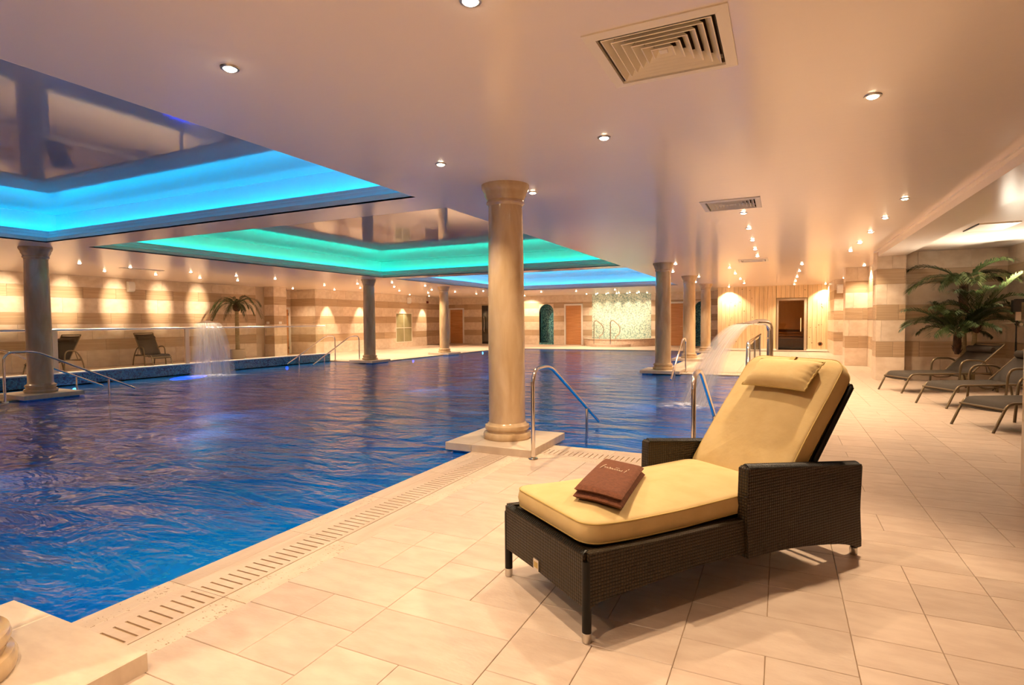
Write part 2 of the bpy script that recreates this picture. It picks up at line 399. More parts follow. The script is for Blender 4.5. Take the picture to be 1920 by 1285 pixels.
# ---- floor slab (with the pool cut out), 12 mm below the tile tops
def slab(mb, rects, z0, z1):
    for a, b, c, d in rects: mb.box(a, b, c, d, z0, z1)
    return mb
deck_rects = [(XP1, 5.0, Y0, RB[1]), (RB[0], 5.0, RB[1], RB[2]), (XP1, 5.0, RB[2], YF), (-20.5, 5.0, YF, 32.5),
              (-20.5, XP0, LB[2], YF), (-20.5, LB[0], LB[1], LB[2]), (-20.5, XP0, Y0, LB[1])]
floor = struct('floor', slab(MB(), deck_rects, -.25, -.0065), 'grout')

# tiles: module .337; columns two modules wide, courses .345 / .24
def add_tile(x0, x1, y0, y1, mat='tile', name='floor_tile', zt=0., th=.014, g=.0013, parent=None):
    wx, wy = round(x1-x0-2*g, 4), round(y1-y0-2*g, 4)
    me = tile_mesh((mat, wx, wy, th), lambda: MB().box(-wx/2, wx/2, -wy/2, wy/2, -th, 0, .002).mesh(name))
    return link(name, me, M[mat], parent or floor, ((x0+x1)/2, (y0+y1)/2, zt))
cols = [(-2.405, -1.735, 1.60), (-1.735, -1.063, 1.83), (-1.063, -.385, 1.95), (-.385, .29, 2.28), (.29, .958, 2.61), (.958, 1.64, 3.44), (1.64, 2.31, 3.20), (2.31, 2.98, 3.0), (2.98, 3.65, 2.7), (3.65, 4.34, 2.9)]
PIER = (1.84, 2.46, 5.45, 6.12)
def hits(x0, x1, y0, y1, r): return x0 < r[1]-1e-6 and x1 > r[0]+1e-6 and y0 < r[3]-1e-6 and y1 > r[2]+1e-6
cyc = [.345, .24, .345, .345, .24, .345, .24, .345]
far_tiles = MB()
ntile = 0
rt = random.Random(3)
for ci, (x0, x1, ys) in enumerate(cols):
    mid = (x0+x1)/2
    y = ys-1.515; k = ci*3
    courses = []
    while y < 27.5:
        h = cyc[k % len(cyc)]; courses.append((y, y+h)); y += h; k += 1
    for yy, (a, b) in enumerate(courses):
        if x0 < RB[0]+.60 and a < RB[2] and b > 5.302:
            if a >= 5.302: 
                if x1 <= RB[0]+.60: continue
        split = rt.random() < .5
        parts = [(x0, mid), (mid, x1)] if split else [(x0, x1)]
        for (p, q) in parts:
            bb = b; aa = a; pp = p
            if p < RB[0]+.60 and a < RB[2]+.60 and b > 5.302:
                if a >= 5.302 and q <= RB[0]+.60: continue
                if a < 5.302 and q <= RB[0]+.60: bb = 5.302
                elif a >= 5.302: pp = max(p, RB[0]+.60)
            if q-pp < .03 or bb-aa < .03: continue
            # visible near tiles are single objects, the rest one joined part
            near = (bb < 8.2 and pp < 2.5) or (bb < 4 and pp < 1.7)
            vis = (q/ max(.1, bb)) < .52 and bb > 1.0
            if near and vis and ntile < 250: add_tile(pp, q, aa, bb); ntile += 1
            elif bb > 1.0: far_tiles.box(pp+.002, q-.002, aa+.002, bb-.002, -.0135, 0)
ft = obj('floor_tile_field', far_tiles, 'tile', floor); ft['kind'] = 'stuff'
# decks further off: broad slabs with real joints
dk = MB()
def deck(x0, x1, y0, y1, z=0.):
    y = y0; i = 0
    while y < y1-.01:
        h = min([.60, .42, .60][i % 3], y1-y); x = x0-(i*.37 % .9)
        while x < x1-.01:
            a, b = max(x, x0), min(x+.9, x1)
            if b-a > .02: dk.box(a+.002, b-.002, y+.002, y+h-.002, -.0135+z, z)
            x += .9
        y += h; i += 1
deck(-2.4, 4.9, Y0, .08); deck(-19.9, 2.4, YF+.60, 32.0)
deck(-19.6, XP0-.60, 15.9+.05, YF+.60)
deck(-20.4, XP0-.60, Y0, 5.45)
d_ = obj('deck_tile_field', dk, 'tile', floor); d_['kind'] = 'stuff'

# ---- pool edge: coping stones, slotted drain grates, travertine border
def edge_run(p, d, n, length, joints, near=True):
    """p start at the water line, d along, n away from the water (unit 2D); coping .13, grate .303, border .162"""
    def place(u0, u1, v0, v1, mat, name, zt=0., bars=False):
        u0 += .0015; u1 -= .0015
        rz = math.atan2(d[1], d[0]); flip = (d[0]*n[1]-d[1]*n[0]) < 0
        lu, lv = round(u1-u0, 4), round(v1-v0, 4)
        def mk():
            mb = MB()
            if not bars: return mb.box(-lu/2, lu/2, -lv/2, lv/2, -.03, 0, .002).mesh(name)
            s0, s1 = (-lv/2+.09, lv/2-.028) if not flip else (-lv/2+.028, lv/2-.09)
            mb.box(-lu/2, lu/2, -lv/2, s0, -.03, 0); mb.box(-lu/2, lu/2, s1, lv/2, -.03, 0)
            k = max(1, round(lu/.055)); pt = lu/k
            for i in range(k+1):
                a = -lu/2+i*pt-pt/2+.006; b = a+pt-.012
                a, b = max(a, -lu/2), min(b, lu/2)
                mb.box(a, b, s0, s1, -.03, 0)
            return mb.mesh(name)
        me = tile_mesh(('edge', lu, lv, mat, bars, flip), mk)
        uc, vc = (u0+u1)/2, (v0+v1)/2
        o = link(name, me, M[mat], floor, (p[0]+d[0]*uc+n[0]*vc, p[1]+d[1]*uc+n[1]*vc, zt)); o.rotation_euler = (0, 0, rz)
    js = [0]+[j for j in joints if 0 < j < length]+[length]
    for i in range(len(js)-1):
        place(js[i], js[i+1], 0, .13, 'pit' if i % 2 == 0 else 'trav', 'coping_stone')
        place(js[i], js[i+1], .1335, .430, 'trav', 'drain_grate', -.0, True)
        place(js[i], js[i+1], .436, .598, 'pit' if i % 3 < 2 else 'trav', 'border_stone')
def steps(n, s): return [s*(i+1) for i in range(n)]
edge_run((XP1, 1.10), (0, 1), (1, 0), 4.28, steps(8, .82))
edge_run((XP1+.6, RB[1]), (1, 0), (0, -1), 2.5, steps(8, .82))      # near side of the right bay
edge_run((XP1+.6, RB[2]), (1, 0), (0, 1), 2.5, steps(8, .82))
edge_run((XP0, 16.45), (0, 1), (-1, 0), 10.0, steps(16, 1.25))
edge_run((XP0, YF), (1, 0), (0, 1), 10.0, steps(12, 1.25))
edge_run((XP1, 15.7), (0, 1), (1, 0), 10.8, steps(12, 1.25))
edge_run((XP0, .5), (0, 1), (-1, 0), 4.8, steps(8, 1.25))
edge_run((RB[0], 5.905), (0, 1), (1, 0), 9.29, steps(12, 1.25))

# ---- pool basin
WZ = -.03
bs = MB()
BD = -1.25
for a, b, c, d in [(XP0, XP1, Y0, YF), (LB[0], XP0, LB[1], LB[2]), (XP1, RB[0], RB[1], RB[2])]: bs.box(a, b, c, d, BD-.1, BD)
t = .06
def bwall(x0, x1, y0, y1): bs.box(x0, x1, y0, y1, BD, -.031)
bwall(XP1, XP1+t, Y0, RB[1]); bwall(XP1, RB[0], RB[1]-t, RB[1]); bwall(RB[0], RB[0]+t, RB[1], RB[2]); bwall(XP1, RB[0], RB[2], RB[2]+t)
bwall(XP1, XP1+t, RB[2], YF); bwall(XP0, XP1, YF, YF+t); bwall(XP0-t, XP0, LB[2], YF); bwall(LB[0], XP0, LB[2], LB[2]+t)
bwall(LB[0]-t, LB[0], LB[1], LB[2]); bwall(LB[0], XP0, LB[1]-t, LB[1]); bwall(XP0-t, XP0, Y0, LB[1]); bwall(XP0, XP1, Y0-t, Y0)
basin = struct('pool_basin', bs, 'basin')
# entry steps in the bays
stp = MB()
for i in range(4):
    z = -.25*(i+1)
    stp.box(XP1+.7, RB[0], RB[1]+.3*i, RB[1]+.3*(i+1), BD, z); stp.box(LB[0], XP0-.5, LB[1]+.3*i, LB[1]+.3*(i+1), BD, z)
    stp.box(LB[0], XP0, LB[2]-.3*(i+1), LB[2]-.3*i, BD, z)
obj('entry_steps', stp, 'basin', basin)
# ---- water
wm = MB()
for a, b, c, d in [(XP0, XP1, Y0, YF), (LB[0], XP0, LB[1], LB[2]), (XP1, RB[0], RB[1], RB[2])]:
    wm.add([(a, c, WZ), (b, c, WZ), (b, d, WZ), (a, d, WZ)], [(0, 1, 2, 3)])
water = tag(link('pool_water', wm.mesh('pool_water', None, False), M['water']), 'rippling deep blue water filling the indoor swimming pool', 'water')

# ---- raised mosaic parapet along the left bay
pm = MB(); pm.box(LB[0]-.14, LB[0], 5.9, 15.95, -.03, .255)
par = struct('wall_parapet', pm, 'mosaic')
y = 5.7
while y < 15.9:
    b = min(y+1.2, 16.0); me = tile_mesh(('cop', round(b-y, 3)), lambda: MB().box(-.09, .09, -(b-y)/2+.002, (b-y)/2-.002, 0, .03, .004).mesh('coping_stone'))
    link('coping_stone', me, M['white'], par, (LB[0]-.07, (y+b)/2, .255)); y = b
# return of the parapet at its near end (mosaic side of the left steps)
pr = MB(); pr.box(-19.5, LB[0]-.14, 5.62, 5.76, -.01, .255); obj('parapet_return', pr, 'mosaic', par)
# terrace behind the parapet
tb = MB(); tb.box(-19.6, LB[0]-.14, 5.76, 15.95, -.014, .06)
struct('floor_terrace', tb, 'tile')

# ---- ceiling with three coffers
CX0, CX1 = -12.25, -4.03
COFS = [(-3.3, 5.75, 'led_cyan'), (6.45, 15.5, 'led_green'), (16.15, 25.2, 'led_sky')]
UC = 3.50
cm = MB()
ys = [Y0-.2]
for a, b, _ in COFS: ys += [a, b]
ys.append(33.0)
cm.box(-20.6, CX0, Y0-.2, 33, H, H+.08); VENTS = [(-.613, 3.30, .735), (-.61, 8.03, .72), (-.66, 15.85, .70)]
yy0 = Y0-.2
for vx, vy, vs_ in VENTS:
    q = vs_/2-.07
    cm.box(CX1, 2.0, yy0, vy-q, H, H+.08); cm.box(CX1, vx-q, vy-q, vy+q, H, H+.08); cm.box(vx+q, 2.0, vy-q, vy+q, H, H+.08); yy0 = vy+q
cm.box(CX1, 2.0, yy0, 33, H, H+.08); cm.box(2.0, 2.7, 15.28, 33, H, H+.08)
for i in range(0, len(ys), 2): cm.box(CX0, CX1, ys[i], ys[i+1], H, H+.08)
ceiling = struct('ceiling', cm, 'ceil')
am = MB(); am.box(2.5, 4.8, Y0-.2, 15.9, 2.90, 2.98); obj('alcove_ceiling', am, 'ceil', ceiling)
bm_ = MB(); bm_.box(1.96, 2.5, Y0-.2, 15.3, 2.80, H+.05); bm_.box(1.9, 1.96, Y0-.2, 15.3, 2.895, H+.02); obj('ceiling_beam', bm_, 'ceil', ceiling)
def ring_sweep(x0, x1, y0, y1, prof):
    """profile (offset outwards, z) swept round a rectangle"""
    mb = MB(); v = []; k = len(prof)
    for o, z in prof: v += [(x0-o, y0-o, z), (x1+o, y0-o, z), (x1+o, y1+o, z), (x0-o, y1+o, z)]
    f = []
    for i in range(k-1):
        for j in range(4): f.append((i*4+j, i*4+(j+1) % 4, (i+1)*4+(j+1) % 4, (i+1)*4+j))
    return mb.add(v, f)
for (a, b, led) in COFS:
    obj('cornice', ring_sweep(CX0, CX1, a, b, [(0, H-.001), (0, H+.022), (.012, H+.024), (.012, H+.05), (.03, H+.06), (.036, H+.082), (.03, H+.098), (.052, H+.118), (.066, H+.15), (.066, H+.165), (.084, H+.185), (.088, H+.225), (.13, H+.228), (.13, H+.10)]), 'cornice', ceiling, 25)
    obj('cove_wall', ring_sweep(CX0, CX1, a, b, [(.13, H+.10), (.33, H+.10), (.33, UC)]), 'covewall', ceiling)
    pn = MB(); pn.box(CX0-.34, CX1+.34, a-.34, b+.34, UC, UC+.04); obj('coffer_panel', pn, 'ceil2', ceiling)
    lm = ring_sweep(CX0, CX1, a, b, [(.15, H+.13), (.15, H+.15), (.175, H+.15), (.175, H+.13), (.15, H+.13)])
    obj('led_strip', lm, led, ceiling)

# ---- walls faced with stone tiles
ROWS = [(0, .53, 'light'), (.53, .88, 'dark'), (.88, 1.36, 'light'), (1.36, 1.71, 'dark'), (1.71, 2.17, 'light'), (2.17, 2.51, 'dark'), (2.51, 2.93, 'light')]
def subtract(r, o):
    x0, x1, z0, z1 = r; a, b, c, d = o
    if x0 >= b or x1 <= a or z0 >= d or z1 <= c: return [r]
    out = []
    if x0 < a: out.append((x0, a, z0, z1))
    if x1 > b: out.append((b, x1, z0, z1))
    xa, xb = max(x0, a), min(x1, b)
    if z0 < c: out.append((xa, xb, z0, c))
    if z1 > d: out.append((xa, xb, d, z1))
    return out
def tiled(parent, p, ang, length, zoff=0., ztop=H, tl=.96, openings=(), th=.016, phase=0., g=.0025):
    """p = wall foot start (x,y) on the tile face; ang = direction along; face looks to the right-hand side (-normal)"""
    for ri, (z0, z1, mt) in enumerate(ROWS):
        z0, z1 = z0+zoff, min(z1+zoff, ztop)
        if z1-z0 < .03: continue
        u = -((ri*.41+phase) % 1.)*tl
        while u < length-.01:
            a, b = max(0, u), min(u+tl, length); u += tl
            if b-a < .02: continue
            rects = [(a, b, z0, z1)]
            for o in openings: rects = [q for r in rects for q in subtract(r, o)]
            for (x0, x1, c, d) in rects:
                if x1-x0 < .02 or d-c < .02: continue
                lx, lz = round(x1-x0-2*g, 3), round(d-c-2*g, 3)
                me = tile_mesh(('w', mt, lx, lz, th), lambda: MB().box(-lx/2, lx/2, 0, th, -lz/2, lz/2).mesh('wall_tile'))
                um, zm = (x0+x1)/2, (c+d)/2
                o = link('wall_tile', me, M[mt], parent, (p[0]+math.cos(ang)*um, p[1]+math.sin(ang)*um, zm)); o.rotation_euler = (0, 0, ang)
def wallbox(name, x0, x1, y0, y1, z0=-.25, z1=H, mat='wall'):
    return struct(name, MB().box(x0, x1, y0, y1, z0, z1), mat)
XA, XBW, YW = -19.6, -19.0, 31.5
# left wall behind the terrace
wl = wallbox('wall_left', XA-.25, XA-.016, Y0, 17.0)
tiled(wl, (XA, 4.6), PI/2, 11.9, .06, phase=.2)
lp = MB(); lp.box(XA, XA+.02, Y0, 4.6, 0, H); obj('wall_facing', lp, 'light', wl)
# pier and door recess
wp = wallbox('wall_left_pier', XA-.2, XBW-.016, 16.9, 17.55)
tiled(wp, (XA+.05, 16.9-.016), 0, XBW-XA-.05, 0, tl=.6)
tiled(wp, (XBW, 16.9), PI/2, .65, 0, tl=.65)
wr = wallbox('wall_left_recess', XA-1.2, XA-.916, 17.4, 19.3)
tiled(wr, (XA-.9, 17.5), PI/2, 1.7, 0, openings=[(.5, 1.6, 0, 2.12)])
wb = wallbox('wall_left_far', XA-1.0, XBW-.016, 19.2, 28.05)
XC = -19.75
wc = wallbox('wall_left_corner', XA-.8, XC-.016, 28.05, 32.3)
tiled(wc, (XC, 28.05), PI/2, YW-28.05, 0, phase=.2)
tiled(wb, (XA-.9, 19.2-.016), 0, XBW-XA+.9, 0, tl=.75)
tiled(wb, (XBW, 19.2), PI/2, 28.05-19.2, 0, phase=.5, openings=[(5.90, 7.36, .30, 1.90)])
# far wall
ow = []
def fx(x): return x-XC
DOOR_A = (-19.6, -18.45); SMOKE = (-17.15, -16.1); ARCH = (-13.2, -12.28); DOOR_B = (-11.5, -10.55); MOS = (-9.88, -6.5); DOOR_C = (-5.75, -4.75); ARCH2 = (-4.2, -3.35)
ops = [(fx(DOOR_A[0]), fx(DOOR_A[1]), 0, 2.28), (fx(SMOKE[0]), fx(SMOKE[1]), 0, 2.42), (fx(ARCH[0]), fx(ARCH[1]), 0, 2.42), (fx(DOOR_B[0])-.1, fx(DOOR_B[1])+.1, 0, 2.42),
       (fx(MOS[0]), fx(MOS[1]), 0, H), (fx(DOOR_C[0])-.1, fx(DOOR_C[1])+.1, 0, 2.42), (fx(ARCH2[0]), fx(ARCH2[1]), 0, 2.42)]
fw = MB(); xs = -20.4
for (a, b, c, d) in sorted(ops):
    a += XC; b += XC
    if d < H: fw.box(a, b, YW+.016, YW+.22, d, H)
    fw.box(xs, a, YW+.016, YW+.22, -.25, H); xs = b
fw.box(xs, -2.6, YW+.016, YW+.22, -.25, H); fw.box(-20.4, -2.6, YW+.62, YW+.8, -.25, H)
wf = struct('wall_far', fw, 'wall')
tiled(wf, (XC, YW), 0, -XC-2.7, 0, openings=ops, phase=.3)
# arched shower niches lined with mosaic
def arch(x0, x1):
    mb = MB(); cx, r = (x0+x1)/2, (x1-x0)/2; n = 14; zs = 2.42-r
    prof = [(x0, 0.1), (x0, zs)]+[(cx-r*math.cos(PI*i/n), zs+r*math.sin(PI*i/n)) for i in range(1, n)]+[(x1, zs), (x1, .1)]
    k = len(prof)
    v = [(x, YW-.004, z) for x, z in prof]+[(x, YW+.6, z) for x, z in prof]
    mb.add(v, [(i, i+1, k+i+1, k+i) for i in range(k-1)]+[tuple(range(k, 2*k))])
    mb.box(x0, x1, YW-.05, YW+.6, 0, .1)
    o = obj('shower_niche', mb, 'mosaic_teal', wf)
    # spandrels in stone above the curve
    sp_ = MB()
    for sgn in (-1, 1):
        pts = [(cx+sgn*r, 2.42), (cx+sgn*r, zs)]+[(cx+sgn*r*math.cos(PI/2*i/6), zs+r*math.sin(PI/2*i/6)) for i in range(1, 7)]
        if sgn < 0: pts = pts[::-1]
        sp_.extrude(pts, lambda a, b, t_: (a, YW+t_, b), 0, .1)
    obj('wall_tile', sp_, 'light', wf)
arch(*ARCH); arch(*ARCH2)
mo = MB(); mo.box(MOS[0], MOS[1], YW-.01, YW+.2, 0, H); obj('mosaic_panel', mo, 'mosaic_pale', wf)
# sauna front of pine boards
YS = 28.3
SX0, SX1 = -2.72, 1.96
D0, D1, DZ = -.14, .97, 2.28
sw = MB(); sw.box(SX0, D0-.04, YS+.03, YS+.15, -.25, H); sw.box(D1+.04, SX1, YS+.03, YS+.15, -.25, H); sw.box(D0-.04, D1+.04, YS+.03, YS+.15, DZ+.06, H)
wsn = struct('wall_sauna', sw, 'trunk')
nb = 26; bw = (SX1-SX0)/nb
rk = random.Random(5)
for i in range(nb):
    a = SX0+i*bw; z0 = .06
    if a+bw > D0-.08 and a < D1+.08:
        a2, b2 = a, a+bw
        if a < D0-.08 : segs = [(a, min(b2, D0-.08), z0), (D0-.08, b2, DZ+.08)]
        elif b2 > D1+.08: segs = [(D1+.08, b2, z0), (a, D1+.08, DZ+.08)]
        else: segs = [(a, b2, DZ+.08)]
    else: segs = [(a, a+bw, z0)]
    for (x0, x1, z) in segs:
        if x1-x0 < .012: continue
        lx, lz = round(x1-x0-.008, 3), round(H-z, 3)
        me = tile_mesh(('pine', lx, lz), lambda: MB().box(-lx/2, lx/2, 0, .028, 0, lz).mesh('wall_plank'))
        link('wall_plank', me, M['pine'], wsn, ((x0+x1)/2, YS, z))
kn = MB()
for _ in range(46):
    x = rk.uniform(SX0+.1, SX1-.1); z = rk.uniform(.25, 2.85)
    if D0-.15 < x < D1+.15 and z < DZ+.15: continue
    r = rk.uniform(.010, .024); kn.cyl((x, YS-.001, z), (x, YS+.004, z), r, r, 8)
k_ = obj('pine_knots', kn, 'knot', wsn); k_['kind'] = 'stuff'
bb = MB(); bb.box(SX0, D0-.05, YS-.012, YS+.03, 0, .06); bb.box(D1+.05, SX1, YS-.012, YS+.03, 0, .06); struct('baseboard_sauna', bb, 'white')
ws2 = wallbox('wall_sauna_side', SX0-.016+.03, SX0+.15, YS+.05, 32.2)
tiled(ws2, (SX0, YW), -PI/2, YW-YS-.03, 0)
# sauna cabin interior: benches behind the smoked door
si = MB(); si.box(SX0+.15, SX1, 31.2, 31.3, 0, H); si.box(SX0+.15, SX0+.2, YS+.2, 31.2, 0, H); si.box(SX1-.05, SX1, YS+.2, 31.2, 0, H); si.box(SX0+.15, SX1, YS+.2, 31.2, -.02, .0)
si.box(SX0+.2, SX1-.05, 30.6, 31.2, .88, .94); si.box(SX0+.2, SX1-.05, 30.0, 30.6, .44, .50)
for zz in (.2, .32, .62, .74): si.box(SX0+.2, SX1-.05, 30.02 if zz < .5 else 30.62, 30.06 if zz < .5 else 30.66, zz-.04, zz+.04)
obj('sauna_bench', si, 'pine', wsn)
ld = bpy.data.lights.new('sauna_fill', 'POINT'); ld.energy = 150; ld.color = (1, .80, .58); ld.shadow_soft_size = .08  # unseen light added inside the cabin so the benches show
lo = bpy.data.objects.new('sauna_fill', ld); COL.objects.link(lo); lo.location = (-2.2, 30.9, 2.2)
# right-hand piers and walls
def pier(name, x0, x1, y0, y1, ztop=H, front=True, left=True):
    o = struct(name, MB().box(x0+.016, x1-.016, y0+.016, y1-.016, -.25, ztop), 'wall')
    if front: tiled(o, (x0, y0), 0, x1-x0, 0, ztop, tl=x1-x0, g=.002)
    if left: tiled(o, (x0, y1), -PI/2, y1-y0, 0, ztop, tl=y1-y0, g=.002)
    return o
pier('wall_pier_near', *PIER, ztop=2.86)
pier('wall_pier_middle', 1.94, 2.49, 15.1, 15.65, ztop=H)
pier('wall_pier_far', 1.72, 2.3, 19.5, 20.1)
pier('wall_pier_end', 1.84, 2.6, 25.1, 28.3)
wrt = wallbox('wall_right', 2.30, 2.5, 15.6, 28.4); 
tiled(wrt, (2.29, 25.1), -PI/2, 9.45, 0)
wal = wallbox('wall_alcove', 2.49, 4.9, 15.466, 15.65)
tiled(wal, (2.49, 15.45), 0, 1.88, 0, 2.90, phase=.25)
wsd = wallbox('wall_right_side', 4.366, 4.6, Y0, 15.6)
tiled(wsd, (4.35, 15.45), -PI/2, 6.7, 0, 2.90, phase=.1)
s2 = MB(); s2.box(4.35, 4.366, Y0, 8.75, 0, 2.9); obj('wall_facing', s2, 'light', wsd)
wbk = wallbox('wall_back', -20.6, 4.8, Y0-.2, Y0, -.25, H, 'light')

# ================================================================== LIGHTS
lamp_ring = MB().lathe([(.034, -.004), (.040, -.010), (.052, -.008), (.056, 0), (.034, 0)], 20, cap=False).mesh('trim_ring', 40)
lamp_disc = MB().lathe([(.036, -.004), (.034, -.012), (.024, -.018), (.0, -.021)], 16, cap=False).mesh('bulb')
ORD = ['first', 'second', 'third', 'fourth', 'fifth', 'sixth', 'seventh', 'eighth', 'ninth', 'tenth']
def downlight(x, y, label, group, power=1., aim=None, size=116, blend=.55, z=H, tall=1.):
    t_ = thing('ceiling_spotlight', label, 'spotlight', (x, y, z), 0, group)
    link('trim_ring', lamp_ring, M['bsteel'], t_); link('bulb', lamp_disc, M['lamp'], t_)
    ld = bpy.data.lights.new('spot_lamp', 'SPOT'); ld.energy = LAMP_W*power; ld.color = WARM
    ld.spot_size = math.radians(size); ld.spot_blend = blend; ld.shadow_soft_size = .035
    lo = bpy.data.objects.new('spot_lamp', ld); COL.objects.link(lo); lo.parent = t_; lo.location = (0, 0, -.026)
    lo.scale = (1, tall, 1)
    if aim:
        dv = Vector(aim)-Vector((x, y, z)); lo.rotation_euler = dv.to_track_quat('-Z', 'Y').to_euler()
def row(pts, what, group, **kw):
    for i, (x, y) in enumerate(pts):
        lab = what % ORD[i] if '%s' in what else what
        downlight(x, y, lab, group, **kw)
row([(-2.97, 2.36), (-2.97, 4.66)], '%s recessed ceiling spotlight from the camera, between the cyan coffer and large vent', 'spotlights along the pool edge')
row([(-1.34, 2.38), (-1.34, 4.61)], '%s recessed ceiling spotlight from the camera, just left of the large square vent', 'spotlights left of the large vent')
row([(.55, 4.59)], 'large bright ceiling spotlight right of the big square vent', 'spotlights right of the large vent', power=1.8, aim=(.05, 3.75, .9), size=84, blend=.9)
row([(-2.66, 6.17)], 'ceiling spotlight touching the capital of the nearest full column', 'spotlights by the columns')
row([(1.4, 8.66), (1.4, 10.15), (1.4, 11.7), (1.4, 13.22), (1.38, 14.67)], '%s ceiling spotlight in the row beside the right-hand beam', 'spotlights beside the right beam')
row([(-.5, 8.73), (-.5, 10.23), (-.51, 11.76), (-.52, 13.3), (-.53, 14.77)], '%s ceiling spotlight in the row beyond the middle square vent', 'spotlights beyond the middle vent')
row([(.5, 17.53), (.5, 19.98), (.5, 22.7), (.5, 25.18), (.5, 27.46)], '%s ceiling spotlight in the row leading to the sauna door', 'spotlights before the sauna', power=1.4)
row([(-1.38, 17.67), (-1.38, 20.0), (-1.39, 22.7), (-1.41, 25.4)], '%s ceiling spotlight in the row leading to the pine boards left of the sauna door', 'spotlights before the sauna boards', power=1.4)
row([(-2.6, 15.75)], 'ceiling spotlight touching the capital of the column behind the right water jet', 'spotlights by the columns')
row([(-3.08, 18.2)], 'small ceiling spotlight between the two right-hand columns beyond the water jet', 'spotlights by the columns')
row([(-2.62, 20.75)], 'ceiling spotlight at the capital of the third right-hand column', 'spotlights by the columns')
row([(-3.1, 23.6)], 'small ceiling spotlight in front of the last right-hand column', 'spotlights by the columns')
row([(-2.2, 28.0)], 'ceiling spotlight washing the left end of the pine wall', 'spotlights washing the pine wall', power=2.0)
row([(1.72, 28.0)], 'ceiling spotlight washing the right end of the pine wall', 'spotlights washing the pine wall', power=2.0)
row([(2.12, 18.9), (2.08, 24.2)], '%s ceiling spotlight above the striped piers left of the palms', 'spotlights at the right piers')
row([(-15.6, 8.0), (-15.6, 9.2), (-15.6, 10.9), (-15.6, 12.43), (-15.6, 13.95)], '%s ceiling spotlight from the left, row above the glass balustrade of the left terrace', 'spotlights above the left balustrade', power=1.7)
for i, yy in enumerate((8.05, 9.5, 10.95, 12.4, 13.83)):
    downlight(-17.3, yy, '%s ceiling spotlight from the left, row aimed at the striped terrace wall' % ORD[i], 'spotlights aimed at the terrace wall', power=4.2, aim=(XA, yy+.1, 2.12), size=26, blend=1., tall=1.7)
row([(-16.65, 17.34), (-16.65, 19.49), (-16.65, 22.29), (-16.65, 24.75)], '%s ceiling spotlight of the middle row in the far left corner', 'spotlights of the far left corner, middle row', power=1.7)
for i, yy in enumerate((19.9, 22.17, 25.7, 27.6)):
    downlight(-18.5, yy, '%s ceiling spotlight close to the far left striped wall' % ORD[i], 'spotlights by the far left wall', power=1.7, aim=(XBW+.1, yy, .9), size=50)
row([(-19.3, 18.2)], 'ceiling spotlight above the recessed door of the left wall', 'spotlights of the far left corner', power=.6)
row([(-14.95, 17.34), (-14.95, 19.66), (-14.95, 22.52), (-14.95, 24.65), (-14.95, 26.86)], '%s ceiling spotlight of the row behind the left columns', 'spotlights behind the left columns', power=1.7)
row([(-13.43, 17.53), (-13.46, 19.79), (-13.4, 24.78)], '%s ceiling spotlight of the row in line with the left columns', 'spotlights by the left columns', power=1.5)
row([(-13.75, 30.6)], 'ceiling spotlight between the smoked glass door and the teal arch', 'spotlights of the far wall', power=1.8, aim=(-13.75, YW, .8))
row([(-11.29, 27.2), (-9.44, 27.4), (-7.4, 27.3)], '%s ceiling spotlight of the row at the far pool edge', 'spotlights at the far pool edge', power=2.4)
row([(-9.9, 30.5), (-9.2, 30.3), (-8.6, 30.3), (-8.0, 30.3), (-7.4, 30.3), (-6.9, 30.3)], '%s small ceiling spotlight of the front row above the round hot tub', 'spotlights above the hot tub', power=.55)
for i, xx in enumerate((-9.55, -8.95, -8.35, -7.75, -7.2, -6.65)):
    downlight(xx, 31.15, '%s small ceiling spotlight of the row against the pale mosaic wall' % ORD[i], 'spotlights against the mosaic wall', power=.5, aim=(xx, YW, .3), size=75, blend=1.)
# lamps behind the camera and over the deck out of frame carry on the same grid
for (x, y) in [(-2.97, .1), (-2.97, -2.1), (-1.34, .1), (-1.34, -2.1), (.55, -2.1), (-15.6, 5.0), (-17.3, 5.2), (-15.6, 1.5), (-17.3, 1.0)]:
    ld = bpy.data.lights.new('spot_lamp', 'SPOT'); ld.energy = LAMP_W; ld.color = WARM; ld.spot_size = math.radians(116); ld.spot_blend = .55; ld.shadow_soft_size = .035
    lo = bpy.data.objects.new('spot_lamp', ld); COL.objects.link(lo); lo.location = (x, y, H-.012)
# under-water lamps, then bare spots added to light the basin
def pool_light(x, y, z, n, label, mat='poollamp', r=.075, power=0, long=1.):
    t_ = thing('pool_light', label, 'lamp', (x, y, z), 0, 'underwater lamps'); rot = Vector(n).to_track_quat('Z', 'Y').to_euler(); t_.rotation_euler = rot
    sx_ = (long, 1, 1)
    obj('lens', MB().lathe([(r*.8, 0), (r*.75, .012), (.0, .016)], 20, cap=False), mat, t_).scale = sx_
    obj('lens_rim', MB().lathe([(r*.78, .0), (r*.78, .016), (r, .012), (r*1.03, 0)], 20, cap=False), 'bsteel', t_).scale = sx_
    if power:
        ld = bpy.data.lights.new('pool_fill_spot', 'SPOT'); ld.energy = power; ld.color = (.25, .5, 1.0); ld.spot_size = math.radians(150); ld.spot_blend = .8; ld.shadow_soft_size = .1
        lo = bpy.data.objects.new('pool_fill_spot', ld); COL.objects.link(lo); lo.parent = t_; lo.location = (0, 0, .04); lo.rotation_euler = (PI, 0, 0)
pool_light(LB[0], 10.4, -.115, (1, 0, 0), 'long blue glow of lit bubbles below the left water jet, made as a stretched lens', r=.06, long=12.)  # lens stretched to stand in for lamp glow on the bubbling water
pool_light(LB[0], 13.9, -.12, (1, 0, 0), 'blue underwater lamp near the far left steps')
pool_light(LB[0]+.3, LB[1]+1.5, -.12, (1, -.3, 0), 'white underwater lamp beside the nearest left column', 'poollampw')
pool_light(XP0, 18.2, -.13, (1, 0, 0), 'violet underwater lamp below the deck right of the second left column')
